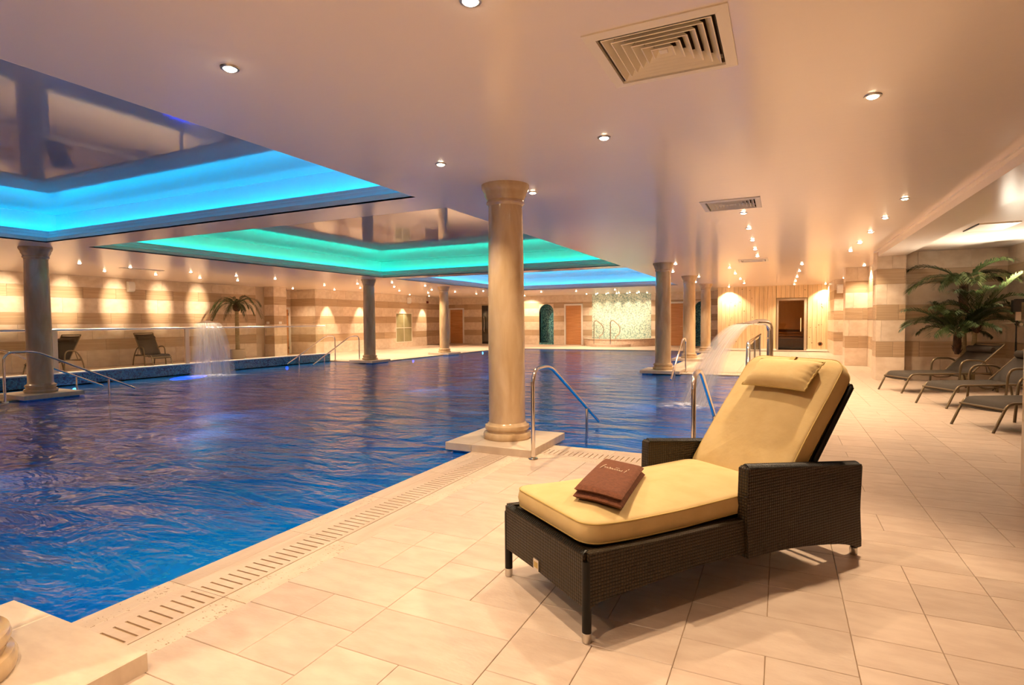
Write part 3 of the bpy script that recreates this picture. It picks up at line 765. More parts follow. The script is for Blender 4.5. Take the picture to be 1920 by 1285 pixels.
pool_light(XP0, 23.9, -.12, (1, 0, 0), 'white underwater lamp at the far left pool edge', 'poollampw', r=.09)
for (x, y, nx) in [(XP1, .5, -1), (XP1, 3.2, -1), (XP0, 1.5, 1), (XP0, 4.2, 1)]:  # bare spots added under the surface, aimed down to brighten the near basin
    ld = bpy.data.lights.new('pool_fill_spot', 'SPOT'); ld.energy = 130; ld.color = (.2, 1.0, .80); ld.spot_size = math.radians(112); ld.spot_blend = .9; ld.shadow_soft_size = .12
    lo = bpy.data.objects.new('pool_fill_spot', ld); COL.objects.link(lo); lo.location = (x+nx*.25, y, -.12); lo.rotation_euler = Vector((nx*.55, 0, -1)).to_track_quat('-Z', 'Y').to_euler()
for (x, y, nx, ny) in [(XP0, 9.0, 1, 0), (XP0, 18.2, 1, 0), (XP1, 17, -1, 0), (XP1, 22, -1, 0), (XP0, 23.9, 1, 0), (RB[0], 8.5, -1, 0), (RB[0], 12.5, -1, 0), (LB[0], 11, 1, 0), (-8, YF, 0, -1), (-5, YF, 0, -1)]:  # further added spots, aimed down to brighten the bays and far basin
    ld = bpy.data.lights.new('pool_fill_spot', 'SPOT'); ld.energy = 90; ld.color = (.2, .95, .9); ld.spot_size = math.radians(112); ld.spot_blend = .9; ld.shadow_soft_size = .12
    lo = bpy.data.objects.new('pool_fill_spot', ld); COL.objects.link(lo); lo.location = (x+nx*.25, y+ny*.25, -.12); lo.rotation_euler = Vector((nx*.55, ny*.55, -1)).to_track_quat('-Z', 'Y').to_euler()

# ================================================================== COLUMNS
PT = .08
shaft_h = H-PT
base_p = [(.262, 0), (.272, .02), (.272, .05), (.262, .072), (.238, .078), (.236, .10), (.250, .108), (.256, .13), (.250, .152), (.226, .160), (.210, .185)]
shaft_p = [(.208, .16), (.206, .4), (.206, 1.2), (.200, 2.0), (.190, shaft_h-.20)]
cap_p = [(.188, shaft_h-.24), (.200, shaft_h-.215), (.215, shaft_h-.205), (.212, shaft_h-.185), (.205, shaft_h-.175), (.222, shaft_h-.135), (.236, shaft_h-.115), (.236, shaft_h-.09), (.250, shaft_h-.07), (.268, shaft_h-.035), (.268, shaft_h)]
pl_a = MB().box(-.515, -.19, -.5, .5, 0, PT, .004).mesh('plinth_slab'); pl_b = MB().box(-.187, .51, -.5, .5, 0, PT, .004).mesh('plinth_slab')
pl_c = MB().box(-.5, .5, -.51, .19, 0, PT, .004).mesh('plinth_slab'); pl_d = MB().box(-.5, .5, .193, .51, 0, PT, .004).mesh('plinth_slab')
me_base = MB().lathe(base_p, 48).mesh('column_base', 50); me_shaft = MB().lathe(shaft_p, 48).mesh('shaft', 50); me_cap = MB().lathe(cap_p, 48).mesh('capital', 50)
def column(x, y, label, mirror=False):
    t_ = thing('marble_column', label, 'column', (x, y, 0), PI if mirror else 0, 'round marble columns')
    link('plinth_slab', pl_a, M['plinth'], t_); link('plinth_slab', pl_b, M['plinth'], t_)
    for nme, me in (('column_base', me_base), ('shaft', me_shaft), ('capital', me_cap)): link(nme, me, M['column'], t_, (0, 0, PT))
    ft_ = MB().box(-.46, -.2, -.44, .44, -.16, -.001); obj('footing', ft_, 'basin', t_)
column(-2.805, .87, 'marble column cut off at the lower left, only its ringed base and plinth showing')
column(-2.81, 5.74, 'nearest full marble column in the middle, on a square plinth behind the lounger')
column(-2.86, 15.4, 'marble column behind the right water jet, with plinth touching the water')
column(-2.88, 20.3, 'third right-hand marble column, just beyond the one behind the water jet')
column(-2.90, 25.2, 'farthest right-hand marble column, before the pine sauna wall')
column(-13.18, 6.0, 'marble column at the left edge, beside the left handrails', True)
column(-13.2, 15.9, 'marble column left of centre, beside the far left steps', True)
column(-13.15, 20.75, 'smaller marble column in front of the oak door at the far left corner', True)

# ================================================================== HANDRAILS
def bez(pts, n=6, r=.12):
    """polyline with rounded corners"""
    P = [Vector(p) for p in pts]; out = [P[0]]
    for i in range(1, len(P)-1):
        a, b, c = P[i-1], P[i], P[i+1]; d1 = (a-b); d2_ = (c-b)
        q = min(r, d1.length*.49, d2_.length*.49); s0 = b+d1.normalized()*q; s1 = b+d2_.normalized()*q
        for k in range(n+1):
            u = k/n; out.append((1-u)**2*s0+2*u*(1-u)*b+u*u*s1)
    out.append(P[-1]); return out
def handrail(x, y, label, sgn=1):
    t_ = thing('pool_handrail', label, 'handrail', (x, y, 0), 0 if sgn > 0 else PI, 'steel handrails of the pool steps')
    rail = bez([(0, 0, .0), (0, 0, .91), (0, .47, .915), (0, 2.27, .02)], 7, .17)
    obj('rail', MB().tube(rail, .0215, 12), 'steel', t_, 40)
    obj('support_post', MB().cyl((0, 1.75, .275), (0, 1.75, -.6), .019, n=12), 'steel', t_, 40)
    obj('flange', MB().lathe([(.052, 0), (.052, .01), (.046, .018), (.022, .02)], 24), 'steel', t_, 40)
handrail(-2.26, 5.21, 'polished steel handrail beside the plinth of the nearest full column')
handrail(-.70, 5.21, 'polished steel handrail rising behind the wicker lounger')
handrail(-2.3, 15.6, 'distant steel handrail beside the column behind the right water jet', -1)
handrail(-12.66, 5.21, 'steel handrail on the near side of the left column')
handrail(-13.84, 5.21, 'steel handrail passing behind the left column')
handrail(-14.95, 16.05, 'steel handrail at the far left steps against the mosaic parapet', -1)
handrail(-13.85, 16.1, 'steel handrail at the far left steps partly behind the left centre column', -1)

# ================================================================== BALUSTRADES
bl = thing('glass_balustrade', 'long glass balustrade with steel rail on the left mosaic parapet', 'balustrade', (LB[0]-.07, 0, .285))
obj('top_rail', MB().tube([(0, 4.6, 1.0), (0, 15.75, 1.0)], .026, 12), 'bsteel', bl, 40)
for yy in (7.2, 10.42):
    obj('post', MB().box(-.03, .03, yy-.055, yy+.055, 0, .985), 'bsteel', bl)
for a, b in ((4.6, 7.1), (7.3, 10.32), (10.52, 13.1), (13.14, 15.7)):
    obj('glass_pane', MB().box(-.006, .006, a, b, .03, .96), 'glass', bl)
br = thing('glass_balustrade', 'steel and glass balustrade behind the lounger backrest, by the right fountain', 'balustrade', (-.46, 0, 0))
obj('top_rail', MB().tube(bez([(0, 8.8, 0), (0, 9.45, 1.04), (0, 15.0, 1.04)], 6, .12), .026, 12), 'steel', br, 40)
for yy in (9.75, 11.8, 14.8): obj('post', MB().box(-.02, .02, yy-.035, yy+.035, 0, 1.02), 'bsteel', br)
for a, b in ((9.8, 11.75), (11.85, 14.75)): obj('glass_pane', MB().box(-.006, .006, a, b, .08, .98), 'glass', br)

# ================================================================== FOUNTAINS
def fountain(x, y, ang, label, jlabel, reach, ztop=1.31, width=.42, base=0., drop=1.25, top_r=.055, flare=.6):
    sgn = 1; t_ = thing('fountain_spout', label, 'fountain', (x, y, base), ang)
    z = ztop-base
    path = bez([(0, 0, 0), (0, 0, z+.03), (sgn*.34, 0, z+.03)], 8, .2)
    obj('post', MB().tube(path, top_r, 14), 'steel', t_, 40)
    nz = MB(); L0 = .32
    secs = []
    for i in range(7):
        u = i/6; hx = top_r+(width/2-top_r)*u; hz = top_r*(1-u)+.014*u
        secs.append([(sgn*(L0+(reach-L0)*u), hx*math.cos(2*PI*k/16), z+.03-.025*u+hz*math.sin(2*PI*k/16)) for k in range(16)])
    v = [p for s_ in secs for p in s_]; f = [(i*16+k, i*16+(k+1) % 16, (i+1)*16+(k+1) % 16, (i+1)*16+k) for i in range(6) for k in range(16)]+[tuple(range(16)), tuple(range(96, 112))]
    nz.add(v, f); obj('nozzle', nz, 'steel', t_, 40)
    obj('flange', MB().lathe([(.12, 0), (.12, .012), (.06, .016)], 24), 'steel', t_, 40)
    # the falling sheet
    jm = MB(); nu, nv = 14, 22
    for layer, (ofs, sp_) in enumerate(((0, 1.), (.05, .9), (-.04, .95))):
        vs, uvs, fs = [], [], []
        for i in range(nv+1):
            tt = i/nv
            for j in range(nu+1):
                s_ = j/nu-.5; wv = .018*math.sin(j*2.1+layer)*tt
                px = (reach+(drop+ofs*tt)*tt*(1-.10*abs(s_)*2*tt))
                pz = ztop+.0-(ztop-WZ)*tt**1.75+ofs*.1*(1-tt)
                vs.append((px+wv, s_*width*(1+flare*tt*sp_)+wv, pz)); uvs.append((j/nu, tt+layer*.37))
        for i in range(nv):
            for j in range(nu):
                a = i*(nu+1)+j; fs.append((a, a+1, a+nu+2, a+nu+1))
        jm.add(vs, fs, uvs)
    jo = tag(obj('water_jet', jm, 'jet', None, 60), jlabel, 'water'); jo.location = (x, y, 0); jo.rotation_euler = (0, 0, ang)
    fm = MB(); rf = random.Random(int(x*10)); rows_ = []
    for i in range(7):
        q = i/6
        rows_.append([(reach+drop+.05+.62*q*math.cos(2*PI*k/28)*(1+.12*rf.uniform(-1, 1)), .5*q*width/.4*math.sin(2*PI*k/28)*(1+.12*rf.uniform(-1, 1)), WZ+.006+.035*(1-q)**1.5*(1+rf.uniform(-.5, .5))) for k in range(28)])
    fm.add([p for r_ in rows_ for p in r_], [(i*28+k, i*28+(k+1) % 28, (i+1)*28+(k+1) % 28, (i+1)*28+k) for i in range(6) for k in range(28)], [(i/6, k/28) for i in range(7) for k in range(28)])
    fo = obj('splash_foam', fm, 'foam', jo, 70); fo['kind'] = 'stuff'
fountain(-.18, 11.2, math.radians(180+50), 'curved steel fountain spout behind the lounger backrest', 'sheet of water falling from the right fountain spout into the pool', .62, 1.32, .40, 0., 1.25, flare=1.0)
fountain(-15.4, 11.2, math.radians(-30), 'steel fountain spout behind the left balustrade', 'curtain of water falling over the left mosaic parapet', .42, 1.42, .62, .06, 1.1, flare=.9)

# ================================================================== HERO LOUNGER
W = .735
LR = math.atan2(.8015, .598)
lg = thing('wicker_sun_lounger', 'dark wicker sun lounger with yellow cushions in the foreground', 'sun lounger', (-.752, 2.306, 0), LR)
def arcpts(pts, n=5):
    """smooth (Catmull-Rom) an open polyline"""
    P = [Vector((p[0], p[1], 0)) for p in pts]; out = []
    for i in range(len(P)-1):
        a, b, c, d = P[max(i-1, 0)], P[i], P[i+1], P[min(i+2, len(P)-1)]
        for k in range(n):
            u = k/n
            q = .5*((2*b)+(-a+c)*u+(2*a-5*b+4*c-d)*u*u+(-a+3*b-3*c+d)*u**3); out.append((q.x, q.y))
    out.append((P[-1].x, P[-1].y)); return out
side_bot = arcpts([(.0, .150), (.05, .172), (.15, .180), (.33, .190), (.63, .210), (.90, .204), (1.0, .200)], 3)
side_top = arcpts([(1.0, .372), (.7, .380), (.35, .382), (.0, .398)], 3)
arm_bot = arcpts([(.975, .180), (1.15, .178), (1.405, .160), (1.726, .112), (1.875, .070), (1.905, .056)], 3)
arm_out = arm_bot+[(1.945, .056)]+arcpts([(1.945, .10), (1.93, .28), (1.938, .42), (1.945, .53)], 3)+[(1.935, .548)]+[(.99, .648), (.972, .638), (.965, .45)]
for sgn, yv in ((-1, 0.), (1, W)):
    y0, y1 = (yv-.02, yv+.022) if sgn < 0 else (yv-.022, yv+.02)
    obj('side_panel', MB().extrude(side_bot+side_top, lambda a, b, t_: (a, t_, b), y0, y1), 'wicker', lg)
    z0, z1 = (yv-.034, yv+.026) if sgn < 0 else (yv-.026, yv+.034)
    obj('armrest_panel', MB().extrude(arm_out, lambda a, b, t_: (a, t_, b), z0, z1), 'wicker', lg)
    br_ = MB(); ym = (z0+z1)/2
    for k in range(64):   # braided edging along the arm top
        a = k/64*.945+.985; b2 = a+.026; za = .648-(a-.99)*.1058
        br_.tube([(a, ym-.031, za-.006), (a+.006, ym-.016, za+.003), (a+.013, ym, za+.005), (a+.020, ym+.016, za+.003), (b2, ym+.031, za-.006)], .0062, 6)
    obj('braided_edge', br_, 'wicker', lg, 50)
    for (ux, zt, zb) in ((.0, .36, .16), (1.925, .12, .05)):
        lx = ux+.0
        leg = obj('leg', MB().cyl((lx, yv, .045), (lx, yv, zt), .021 if ux < 1 else .018, n=14), 'wicker', lg, 40)
        cap = MB().lathe([(.017, 0), (.0205, .004), (.0215, .045), (.018, .047)], 16, (lx, yv, 0)); obj('foot_cap', cap, 'bsteel', leg, 40)
fp = MB().extrude([(.0, .158), (W/2, .166), (W, .158), (W, .395), (0, .395)], lambda a, b, t_: (t_, a, b), -.018, .022)
obj('front_panel', fp, 'wicker', lg)
ed = MB()
for k in range(50):
    a = k/50*(W-.01); ed.tube([(-.02, a, .390), (.0, a+.009, .399), (.022, a+.018, .390)], .0062, 6)
obj('braided_edge', ed, 'wicker', lg, 50)
dkb = MB().extrude([(0.02, .33), (1.35, .33), (1.35, .372), (0.02, .385)], lambda a, b, t_: (a, t_, b), .02, W-.02); obj('seat_deck', dkb, 'wicker', lg)
rb = MB(); rb.extrude([(1.86, .14), (1.90, .14), (1.90, .50), (1.86, .50)], lambda a, b, t_: (a, t_, b), .02, W-.02); obj('rear_panel', rb, 'wicker', lg)
# maker's plate, without words it cannot be read
pt = MB().box(-.0225, -.018, .375, .425, .168, .222); pl_ = obj('name_plate', pt, 'bsteel', lg)
pi_ = MB().box(-.0232, -.0223, .382, .418, .180, .208); obj('plate_inset', pi_, 'piping', pl_)
def rring(hx, hy, r, n=6):
    r = max(min(r, hx-.0005, hy-.0005), .0004); out = []
    for (cx_, cy_, a0) in ((hx-r, hy-r, 0), (-hx+r, hy-r, PI/2), (-hx+r, -hy+r, PI), (hx-r, -hy+r, 1.5*PI)):
        for k in range(n+1): a = a0+PI/2*k/n; out.append((cx_+r*math.cos(a), cy_+r*math.sin(a)))
    return out
def cushion_mesh(hx, hy, R, T, crown, fn, nseg=6, sidebulge=.006, long=14):
    """box cushion: rings of rounded rectangles; returns builder and the two seam loops"""
    m_ = min(hx, hy); prof = [(.97*m_, -.0), (.5*m_, 0), (.10, 0.), (.03, .0), (.012, .004), (.004, .012), (0, .022), (-sidebulge, T*.5), (0, T-.020), (.003, T-.010), (.010, T-.003), (.022, T+.002)]
    for fr_ in (.10, .2, .32, .48, .66, .85, .97): prof.append((.022+(m_-.022)*fr_, T+.002+crown*(1-(1-fr_)**2.2)))
    mb = MB(); k = None; v = []
    for ins, z in prof:
        rg = rring(hx-ins, hy-ins, max(R-ins*.8, .004), nseg)
        # subdivide the long straights so the cushion can bend
        full = []
        for i in range(len(rg)):
            a, b = rg[i], rg[(i+1) % len(rg)]
            full.append(a)
            if (i+1) % (nseg+1) == 0:
                for q in range(1, long): full.append((a[0]+(b[0]-a[0])*q/long, a[1]+(b[1]-a[1])*q/long))
        k = len(full); v += [fn(x, y, z) for x, y in full]
    f = [(i*k+j, i*k+(j+1) % k, (i+1)*k+(j+1) % k, (i+1)*k+j) for i in range(len(prof)-1) for j in range(k)]
    f += [tuple(range(k))[::-1], tuple((len(prof)-1)*k+j for j in range(k))]
    mb.add(v, f)
    return mb, [v[9*k+j] for j in range(k)], [v[5*k+j] for j in range(k)]
# seat cushion u .02..1.34
def seat_fn(x, y, z):
    u = x+.675; b = .388+.012*math.exp(-(u/.16)**2)-.008*math.sin(u*2.2)+.010*math.sin(max(0, u-.6)*2.4)
    return (u, y+W/2, b+z)
cmb, s1, s2_ = cushion_mesh(.655, .342, .085, .108, .030, seat_fn)
sc_ = obj('seat_cushion', cmb, 'cushion', lg, 50)
obj('piping', MB().tube(s1, .0042, 6, closed=True), 'piping', sc_, 60); obj('piping', MB().tube(s2_, .0042, 6, closed=True), 'piping', sc_, 60)
# back cushion
BA = math.radians(50.); bu0, bz0 = 1.30, .475
cb, sb = math.cos(BA), math.sin(BA)
def back_xyz(s_, v_, n_):   # n_: out of the front face
    return (bu0+s_*cb-n_*sb, v_, bz0+s_*sb+n_*cb)
def back_fn(x, y, z):
    return back_xyz(x+.435, y+.362, z-.118+.006*math.sin((x+.4)*6))
cmb, s1, s2_ = cushion_mesh(.465, .335, .095, .118, .026, back_fn)
bc = obj('back_cushion', cmb, 'cushion', lg, 50)
obj('piping', MB().tube(s1, .0042, 6, closed=True), 'piping', bc, 60); obj('piping', MB().tube(s2_, .0042, 6, closed=True), 'piping', bc, 60)
# strap over the top of the back cushion
st = MB(); pts = [back_xyz(.80, .36, .03), back_xyz(.885, .36, .012), back_xyz(.907, .36, -.03), back_xyz(.907, .36, -.10)]
for i in range(3):
    a, b = pts[i], pts[i+1]
    st.add([(a[0], .34, a[2]), (a[0], .375, a[2]), (b[0], .375, b[2]), (b[0], .34, b[2])], [(0, 1, 2, 3)])
# back frame of wicker
bf = MB().extrude([(-.02, -.150), (.81, -.150), (.81, -.117), (-.02, -.117)], lambda a, b, t_: back_xyz(a, t_, b), .03, W-.03)
bfo = obj('back_frame', bf, 'wicker', lg)
bt = MB()
for s_ in (.79,): bt.tube([back_xyz(s_, .02, -.136), back_xyz(s_, W-.02, -.136)], .023, 12)
for v_ in (.02, W-.02): bt.tube([back_xyz(0, v_, -.134), back_xyz(.79, v_, -.134)], .0175, 10)
obj('frame_rail', bt, 'wicker', bfo, 50)
prp = MB()
for v_ in (.05, W-.05): prp.tube([back_xyz(.25, v_, -.15), (1.80, v_, .46)], .011, 8)
prp.cyl((1.80, .03, .46), (1.80, W-.03, .46), .011); prp.lathe([(.02, -.01), (.02, .01)], 10, back_xyz(.2, .02, -.165))
obj('prop_stay', prp, 'blackmetal', lg, 50)
# head pillow (tied by its strap)
def pillow_fn(x, y, z):
    return back_xyz(x+.715, y+.335, z+.060-x*.16)
def pillow():
    nx, ny = 16, 26; hx, hy, th = .120, .220, .058; v = []; f = []
    for side in (1, -1):
        for i in range(nx+1):
            for j in range(ny+1):
                a, b = i/nx*2-1, j/ny*2-1
                e = max(0, (1-abs(a)**3.2))*max(0, (1-abs(b)**4.0))
                pin = 1-.07*(1-b*b)*abs(a)**3; pin2 = 1-.05*(1-a*a)*abs(b)**3
                ruf = .004*math.sin(a*19)*max(0, abs(b)-.6)*2.5
                v.append(pillow_fn(a*hx*pin, b*hy*pin2, side*(th*e**.6)+ruf))
    n1 = (nx+1)*(ny+1)
    for s_ in (0, 1):
        for i in range(nx):
            for j in range(ny):
                a = s_*n1+i*(ny+1)+j; q = (a, a+1, a+ny+2, a+ny+1); f.append(q if s_ == 0 else q[::-1])
    rim = [i*(ny+1) for i in range(nx+1)]+[nx*(ny+1)+j for j in range(1, ny+1)]+[i*(ny+1)+ny for i in range(nx-1, -1, -1)]+[j for j in range(ny-1, 0, -1)]
    return MB().add(v, f), [v[i] for i in rim]
pmb, rim = pillow()
hp = obj('head_pillow', pmb, 'cushion', lg, 60)
obj('piping', MB().tube(rim, .0045, 6, closed=True), 'piping', hp, 60)
obj('strap', st, 'piping', hp)

# folded towel on the seat
def towel():
    t_ = thing('folded_towel', 'folded brown towel with pale stitched script, lying on the yellow seat cushion', 'towel', (-.752, 2.306, 0), LR)
    A, B, C_, D_ = Vector((.115, .295)), Vector((.215, .035)), Vector((.735, .44)), Vector((.655, .72))
    A, B, C_, D_ = Vector((.13, .30)), Vector((.23, .04)), Vector((.72, .45)), Vector((.65, .74))
    def at(u, v, z):
        p = (A*(1-u)+D_*u)*(1-v)+(B*(1-u)+C_*u)*v
        return (p.x, p.y, z)
    base = .526
    nu, nv = 30, 18
    for li, (z0, z1, ins) in enumerate(((0, .036, .0), (.033, .068, .006))):
        v = []; f = []
        for side in (0, 1):
            for i in range(nu+1):
                for j in range(nv+1):
                    u, w_ = i/nu, j/nv
                    du = min(u, 1-u)*.62; dv = min(w_, 1-w_)*.29; e = min(1, max(0, min(du, dv))/.034); e = math.sqrt(1-(1-e)**2)
                    mid, hh = (z0+z1)/2, (z1-z0)/2
                    wav = .003*math.sin(u*5+li)+.004*math.sin(w_*4+u*3)
                    sag = -.012*(max(0, u-.6)/.4)**2 + .004*math.sin(3*w_)
                    un = (u-.5)*(1-ins*2/.6)+.5; wn_ = (w_-.5)*(1-ins*2/.28)+.5
                    v.append(at(un, wn_, base+mid+(1 if side else -1)*hh*e+wav*.6+sag))
        n1 = (nu+1)*(nv+1)
        for s_ in (0, 1):
            for i in range(nu):
                for j in range(nv):
                    a = s_*n1+i*(nv+1)+j; f.append((a, a+1, a+nv+2, a+nv+1))
        obj('towel_fold', MB().add(v, f), 'towel', t_, 70)
    # stitched script: worn strokes, as far as they can be made out
    sm = MB(); zt = base+.0725
    def stroke(pts, r=.0016): 
        sm.tube([at(u, v, zt+.004*math.sin(v*4+u*3)*.6-.012*(max(0, u-.6)/.4)**2) for u, v in pts], r, 5)
    stroke([(.56, .20), (.66, .235), (.70, .26)], .002); 
    xs_ = .27
    for k, h in enumerate((.035, .03, .05, .035, .035, .03, .03)):
        stroke([(.60, xs_+.01), (.60+h, xs_), (.60+h*.6, xs_+.03), (.60, xs_+.035)], .0016); xs_ += .055
    stroke([(.60, .655), (.64, .66)]); stroke([(.67, .50), (.675, .58)], .0014); stroke([(.585, .72), (.66, .745)], .0018); stroke([(.68, .765), (.71, .775)], .0018)
    obj('stitched_script', sm, 'thread', t_, 60)
towel()

# ================================================================== SLING LOUNGERS
def sling_lounger(name, label, cat, loc, rz, group, seat=1.36, back_l=.82, back_a=41., foot=.18, wd=.62, zs=.355, arm0=1.09, arm1=1.72):
    t_ = thing(name, label, cat, loc, rz, group)
    a = math.radians(back_a)
    bx, bz = seat+back_l*math.cos(a), zs+back_l*math.sin(a)
    for y in (0, wd):
        obj('side_rail', MB().tube(bez([(0, y, 0), (foot, y, zs), (arm1, y, zs)], 6, .09), .0165, 10), 'bronze', t_, 40)
        obj('back_rail', MB().tube([(seat, y, zs+.02), (bx, y, bz)], .0155, 10), 'bronze', t_, 40)
        yo = y-.035 if y == 0 else y+.035
        arm = bez([(arm0-.03, yo, 0), (arm0+.02, yo, .61), (arm1-.16, yo, .60), (arm1+.03, yo, .33), (arm1+.10, yo, 0)], 7, .15)
        obj('arm_frame', MB().tube(arm, .0185, 10), 'bronze', t_, 40)
    for (x, z, nm) in ((foot-.05, zs-.075, 'cross_bar'), (arm0, zs-.045, 'cross_bar'), (arm1, zs-.03, 'cross_bar')):
        obj(nm, MB().tube([(x, -.02, z), (x, wd+.02, z)], .013, 8), 'bronze', t_, 40)
    obj('cross_bar', MB().tube([(bx, 0, bz), (bx, wd, bz)], .0155, 8), 'bronze', t_, 40)
    brc = MB()
    for y in (.12, wd-.12): brc.tube(bez([(.48*seat, y, zs-.02), (.56*seat, y, zs-.07), (.74*seat, y, zs-.07), (.80*seat, y, zs-.03)], 4, .05), .009, 6)
    obj('under_brace', brc, 'bronze', t_, 40)
    stay = MB()
    for y in (.03, wd-.03): stay.tube([(seat+.35*math.cos(a), y, zs+.35*math.sin(a)), (arm1-.04, y, zs-.02)], .009, 6)
    obj('back_stay', stay, 'bronze', t_, 40)
    def sheet(path, th, nw=8, sag=.012):
        mb = MB(); v = []; k = len(path)
        for s_ in (0, 1):
            for (x, z) in path:
                for j in range(nw+1):
                    q = j/nw; v.append((x, .012+q*(wd-.024), z-sag*math.sin(PI*q)-(th if s_ else 0)))
        f = []; n1 = k*(nw+1)
        for s_ in (0, 1):
            for i in range(k-1):
                for j in range(nw):
                    b_ = s_*n1+i*(nw+1)+j; f.append((b_, b_+1, b_+nw+2, b_+nw+1))
        for j in range(nw): f.append((j, j+1, n1+j+1, n1+j)); b_ = (k-1)*(nw+1)+j; f.append((b_, b_+1, n1+b_+1, n1+b_))
        return mb.add(v, f)
    obj('seat_sling', sheet([(foot-.06, zs-.10), (foot-.03, zs-.05), (foot, zs-.005), (foot+.05, zs+.016), (foot+.12, zs+.02), (seat*.5, zs+.018), (seat*.8, zs+.016), (seat, zs+.016)], .008), 'sling', t_, 50)
    obj('back_sling', sheet([(seat+u*back_l*math.cos(a)*.93, zs+.02+u*back_l*.93*math.sin(a)) for u in (0, .2, .4, .6, .8, 1.)], .008), 'sling', t_, 50)
    hx, hz = seat+.74*back_l*math.cos(a)-.055*math.sin(a), zs+.74*back_l*math.sin(a)+.055*math.cos(a)
    hr = MB().tube([(hx, .03, hz), (hx, .05, hz), (hx, wd/2, hz), (hx, wd-.05, hz), (hx, wd-.03, hz)], [.045, .062, .064, .062, .045], 16)
    obj('head_roll', hr, 'sling', t_, 50)
    return t_
rzl = math.atan2(.466, .885)
sling_lounger('sling_lounger', 'farthest of the three dark sling loungers, in front of the palms', 'sun lounger', (2.032, 12.569, 0), rzl, 'dark sling loungers')
sling_lounger('sling_lounger', 'middle one of the three dark sling loungers on the right', 'sun lounger', (2.304, 10.671, 0), rzl, 'dark sling loungers', arm0=.93, arm1=1.6, seat=1.25)
sling_lounger('sling_lounger', 'nearest dark sling lounger on the right, its back cut off by the pier', 'sun lounger', (2.323, 8.611, 0), rzl, 'dark sling loungers', arm0=.93, arm1=1.6, seat=1.25)
sling_lounger('reclining_chair', 'brown reclining sling chair on the left terrace, seen through the balustrade glass', 'chair', (-18.15, 11.95, .06), PI, 'sling chairs on the left terrace', seat=.62, back_l=.80, back_a=62, foot=.12, zs=.34, arm0=.42, arm1=.92)
sling_lounger('reclining_chair', 'brown sling chair on the left terrace, half hidden by the left column', 'chair', (-18.0, 8.25, .06), math.radians(108), 'sling chairs on the left terrace', seat=.82, back_l=.80, back_a=62, foot=.12, zs=.34, arm0=.62, arm1=1.15)

# ================================================================== PALMS
def frond(name, parent, base, az, length, rise, droop, rng, mat, nl=34, lw=.020, ll=.30):
    mb = MB(); pts = []; n = 16
    for i in range(n+1):
        u = i/n; r = length*u*(1-.12*u*u); z = rise*length*(u-.0)-droop*length*u**2.2
        pts.append(Vector((base[0]+r*math.cos(az), base[1]+r*math.sin(az), base[2]+z)))
    mb.tube(pts, [.010*(1-.8*i/n) for i in range(n+1)], 5)
    side = Vector((-math.sin(az), math.cos(az), 0))
    for i in range(nl):
        u = .16+.84*i/nl; k = u*n; a = int(min(k, n-1)); fr_ = k-a
        p = pts[a].lerp(pts[a+1], fr_); tdir = (pts[a+1]-pts[a]).normalized()
        L = ll*(math.sin(PI*(.12+.84*u))**.6)*rng.uniform(.85, 1.1)
        for sgn in (-1, 1):
            d = (side*sgn*.62+tdir*.78+Vector((0, 0, rng.uniform(-.12, .22)))).normalized()
            nrm = d.cross(Vector((0, 0, 1))).normalized()
            wv = nrm*lw*.5
            m1 = p+d*L*.5+Vector((0, 0, .02)); tip = p+d*L+Vector((0, 0, -.10*L-.05*L))
            mb.add([p-wv*.5, p+wv*.5, m1+wv, m1-wv, tip], [(0, 1, 2, 3), (3, 2, 4)])
    return obj(name, mb, mat, parent)
def palm(name, label, loc, crown, nf, length, seed, mats=('leaf',), husk=.45, r0=.045, lean=(0, 0), low=0, pot=None, group=None, rise=(.25, .75), droop=(.45, .85), ll=.30, nl=34, azs=None):
    t_ = thing(name, label, 'palm', loc, 0, group); rng = random.Random(seed)
    LIM = ((-19.5, 4.3), (-9, 15.38))
    pts = [(lean[0]*u**1.6, lean[1]*u**1.6, crown*u) for u in [i/10 for i in range(11)]]
    obj('trunk', MB().tube(pts, [r0*(1.12-.25*i/10) for i in range(11)], 12), 'trunk', t_, 50)
    hb = MB(); top = Vector(pts[-1])
    hb.tube([top+Vector((0, 0, -husk)), top+Vector((0, 0, -husk*.6)), top, top+Vector((0, 0, .12))], [r0*1.0, r0*1.9, r0*1.7, r0*.6], 10)
    for k in range(14):
        a = rng.uniform(0, 2*PI); zz = rng.uniform(-husk, 0); b_ = top+Vector((math.cos(a)*r0*1.3, math.sin(a)*r0*1.3, zz))
        hb.tube([b_, b_+Vector((math.cos(a)*.05, math.sin(a)*.05, .08))], [.016, .004], 5)
    obj('husk', hb, 'husk', t_, 50)
    for k in range(nf):
        az = (azs[k] if azs else 2*PI*k/nf*1.0+rng.uniform(-.2, .2)+seed)
        f_ = k/nf; rs = rng.uniform(*rise); dr = rng.uniform(*droop)
        ln = length*rng.uniform(.85, 1.1)
        for (c0, dd, lim) in ((loc[0]+top.x, math.cos(az), LIM[0]), (loc[1]+top.y, math.sin(az), LIM[1])):
            mx_ = (lim[1]-c0)/dd if dd > .05 else ((c0-lim[0])/-dd if dd < -.05 else 9)
            ln = min(ln, max(.35, mx_/1.02))
        frond('frond', t_, (top.x, top.y, top.z+rng.uniform(-.05, .08)), az, ln, rs, dr, rng, M[mats[k % len(mats)]], nl, .013, ll)
    if pot: pot(t_)
    return t_
palm('potted_palm', 'tallest of the three palm stems behind the sling loungers', (3.47, 14.75, 0), 2.12, 15, 1.12, 1, ('leaf', 'leaf_light'), .62, .045, (-.03, 0), group='palms in the right alcove', rise=(.2, .8), droop=(.32, .62), ll=.36, nl=66)
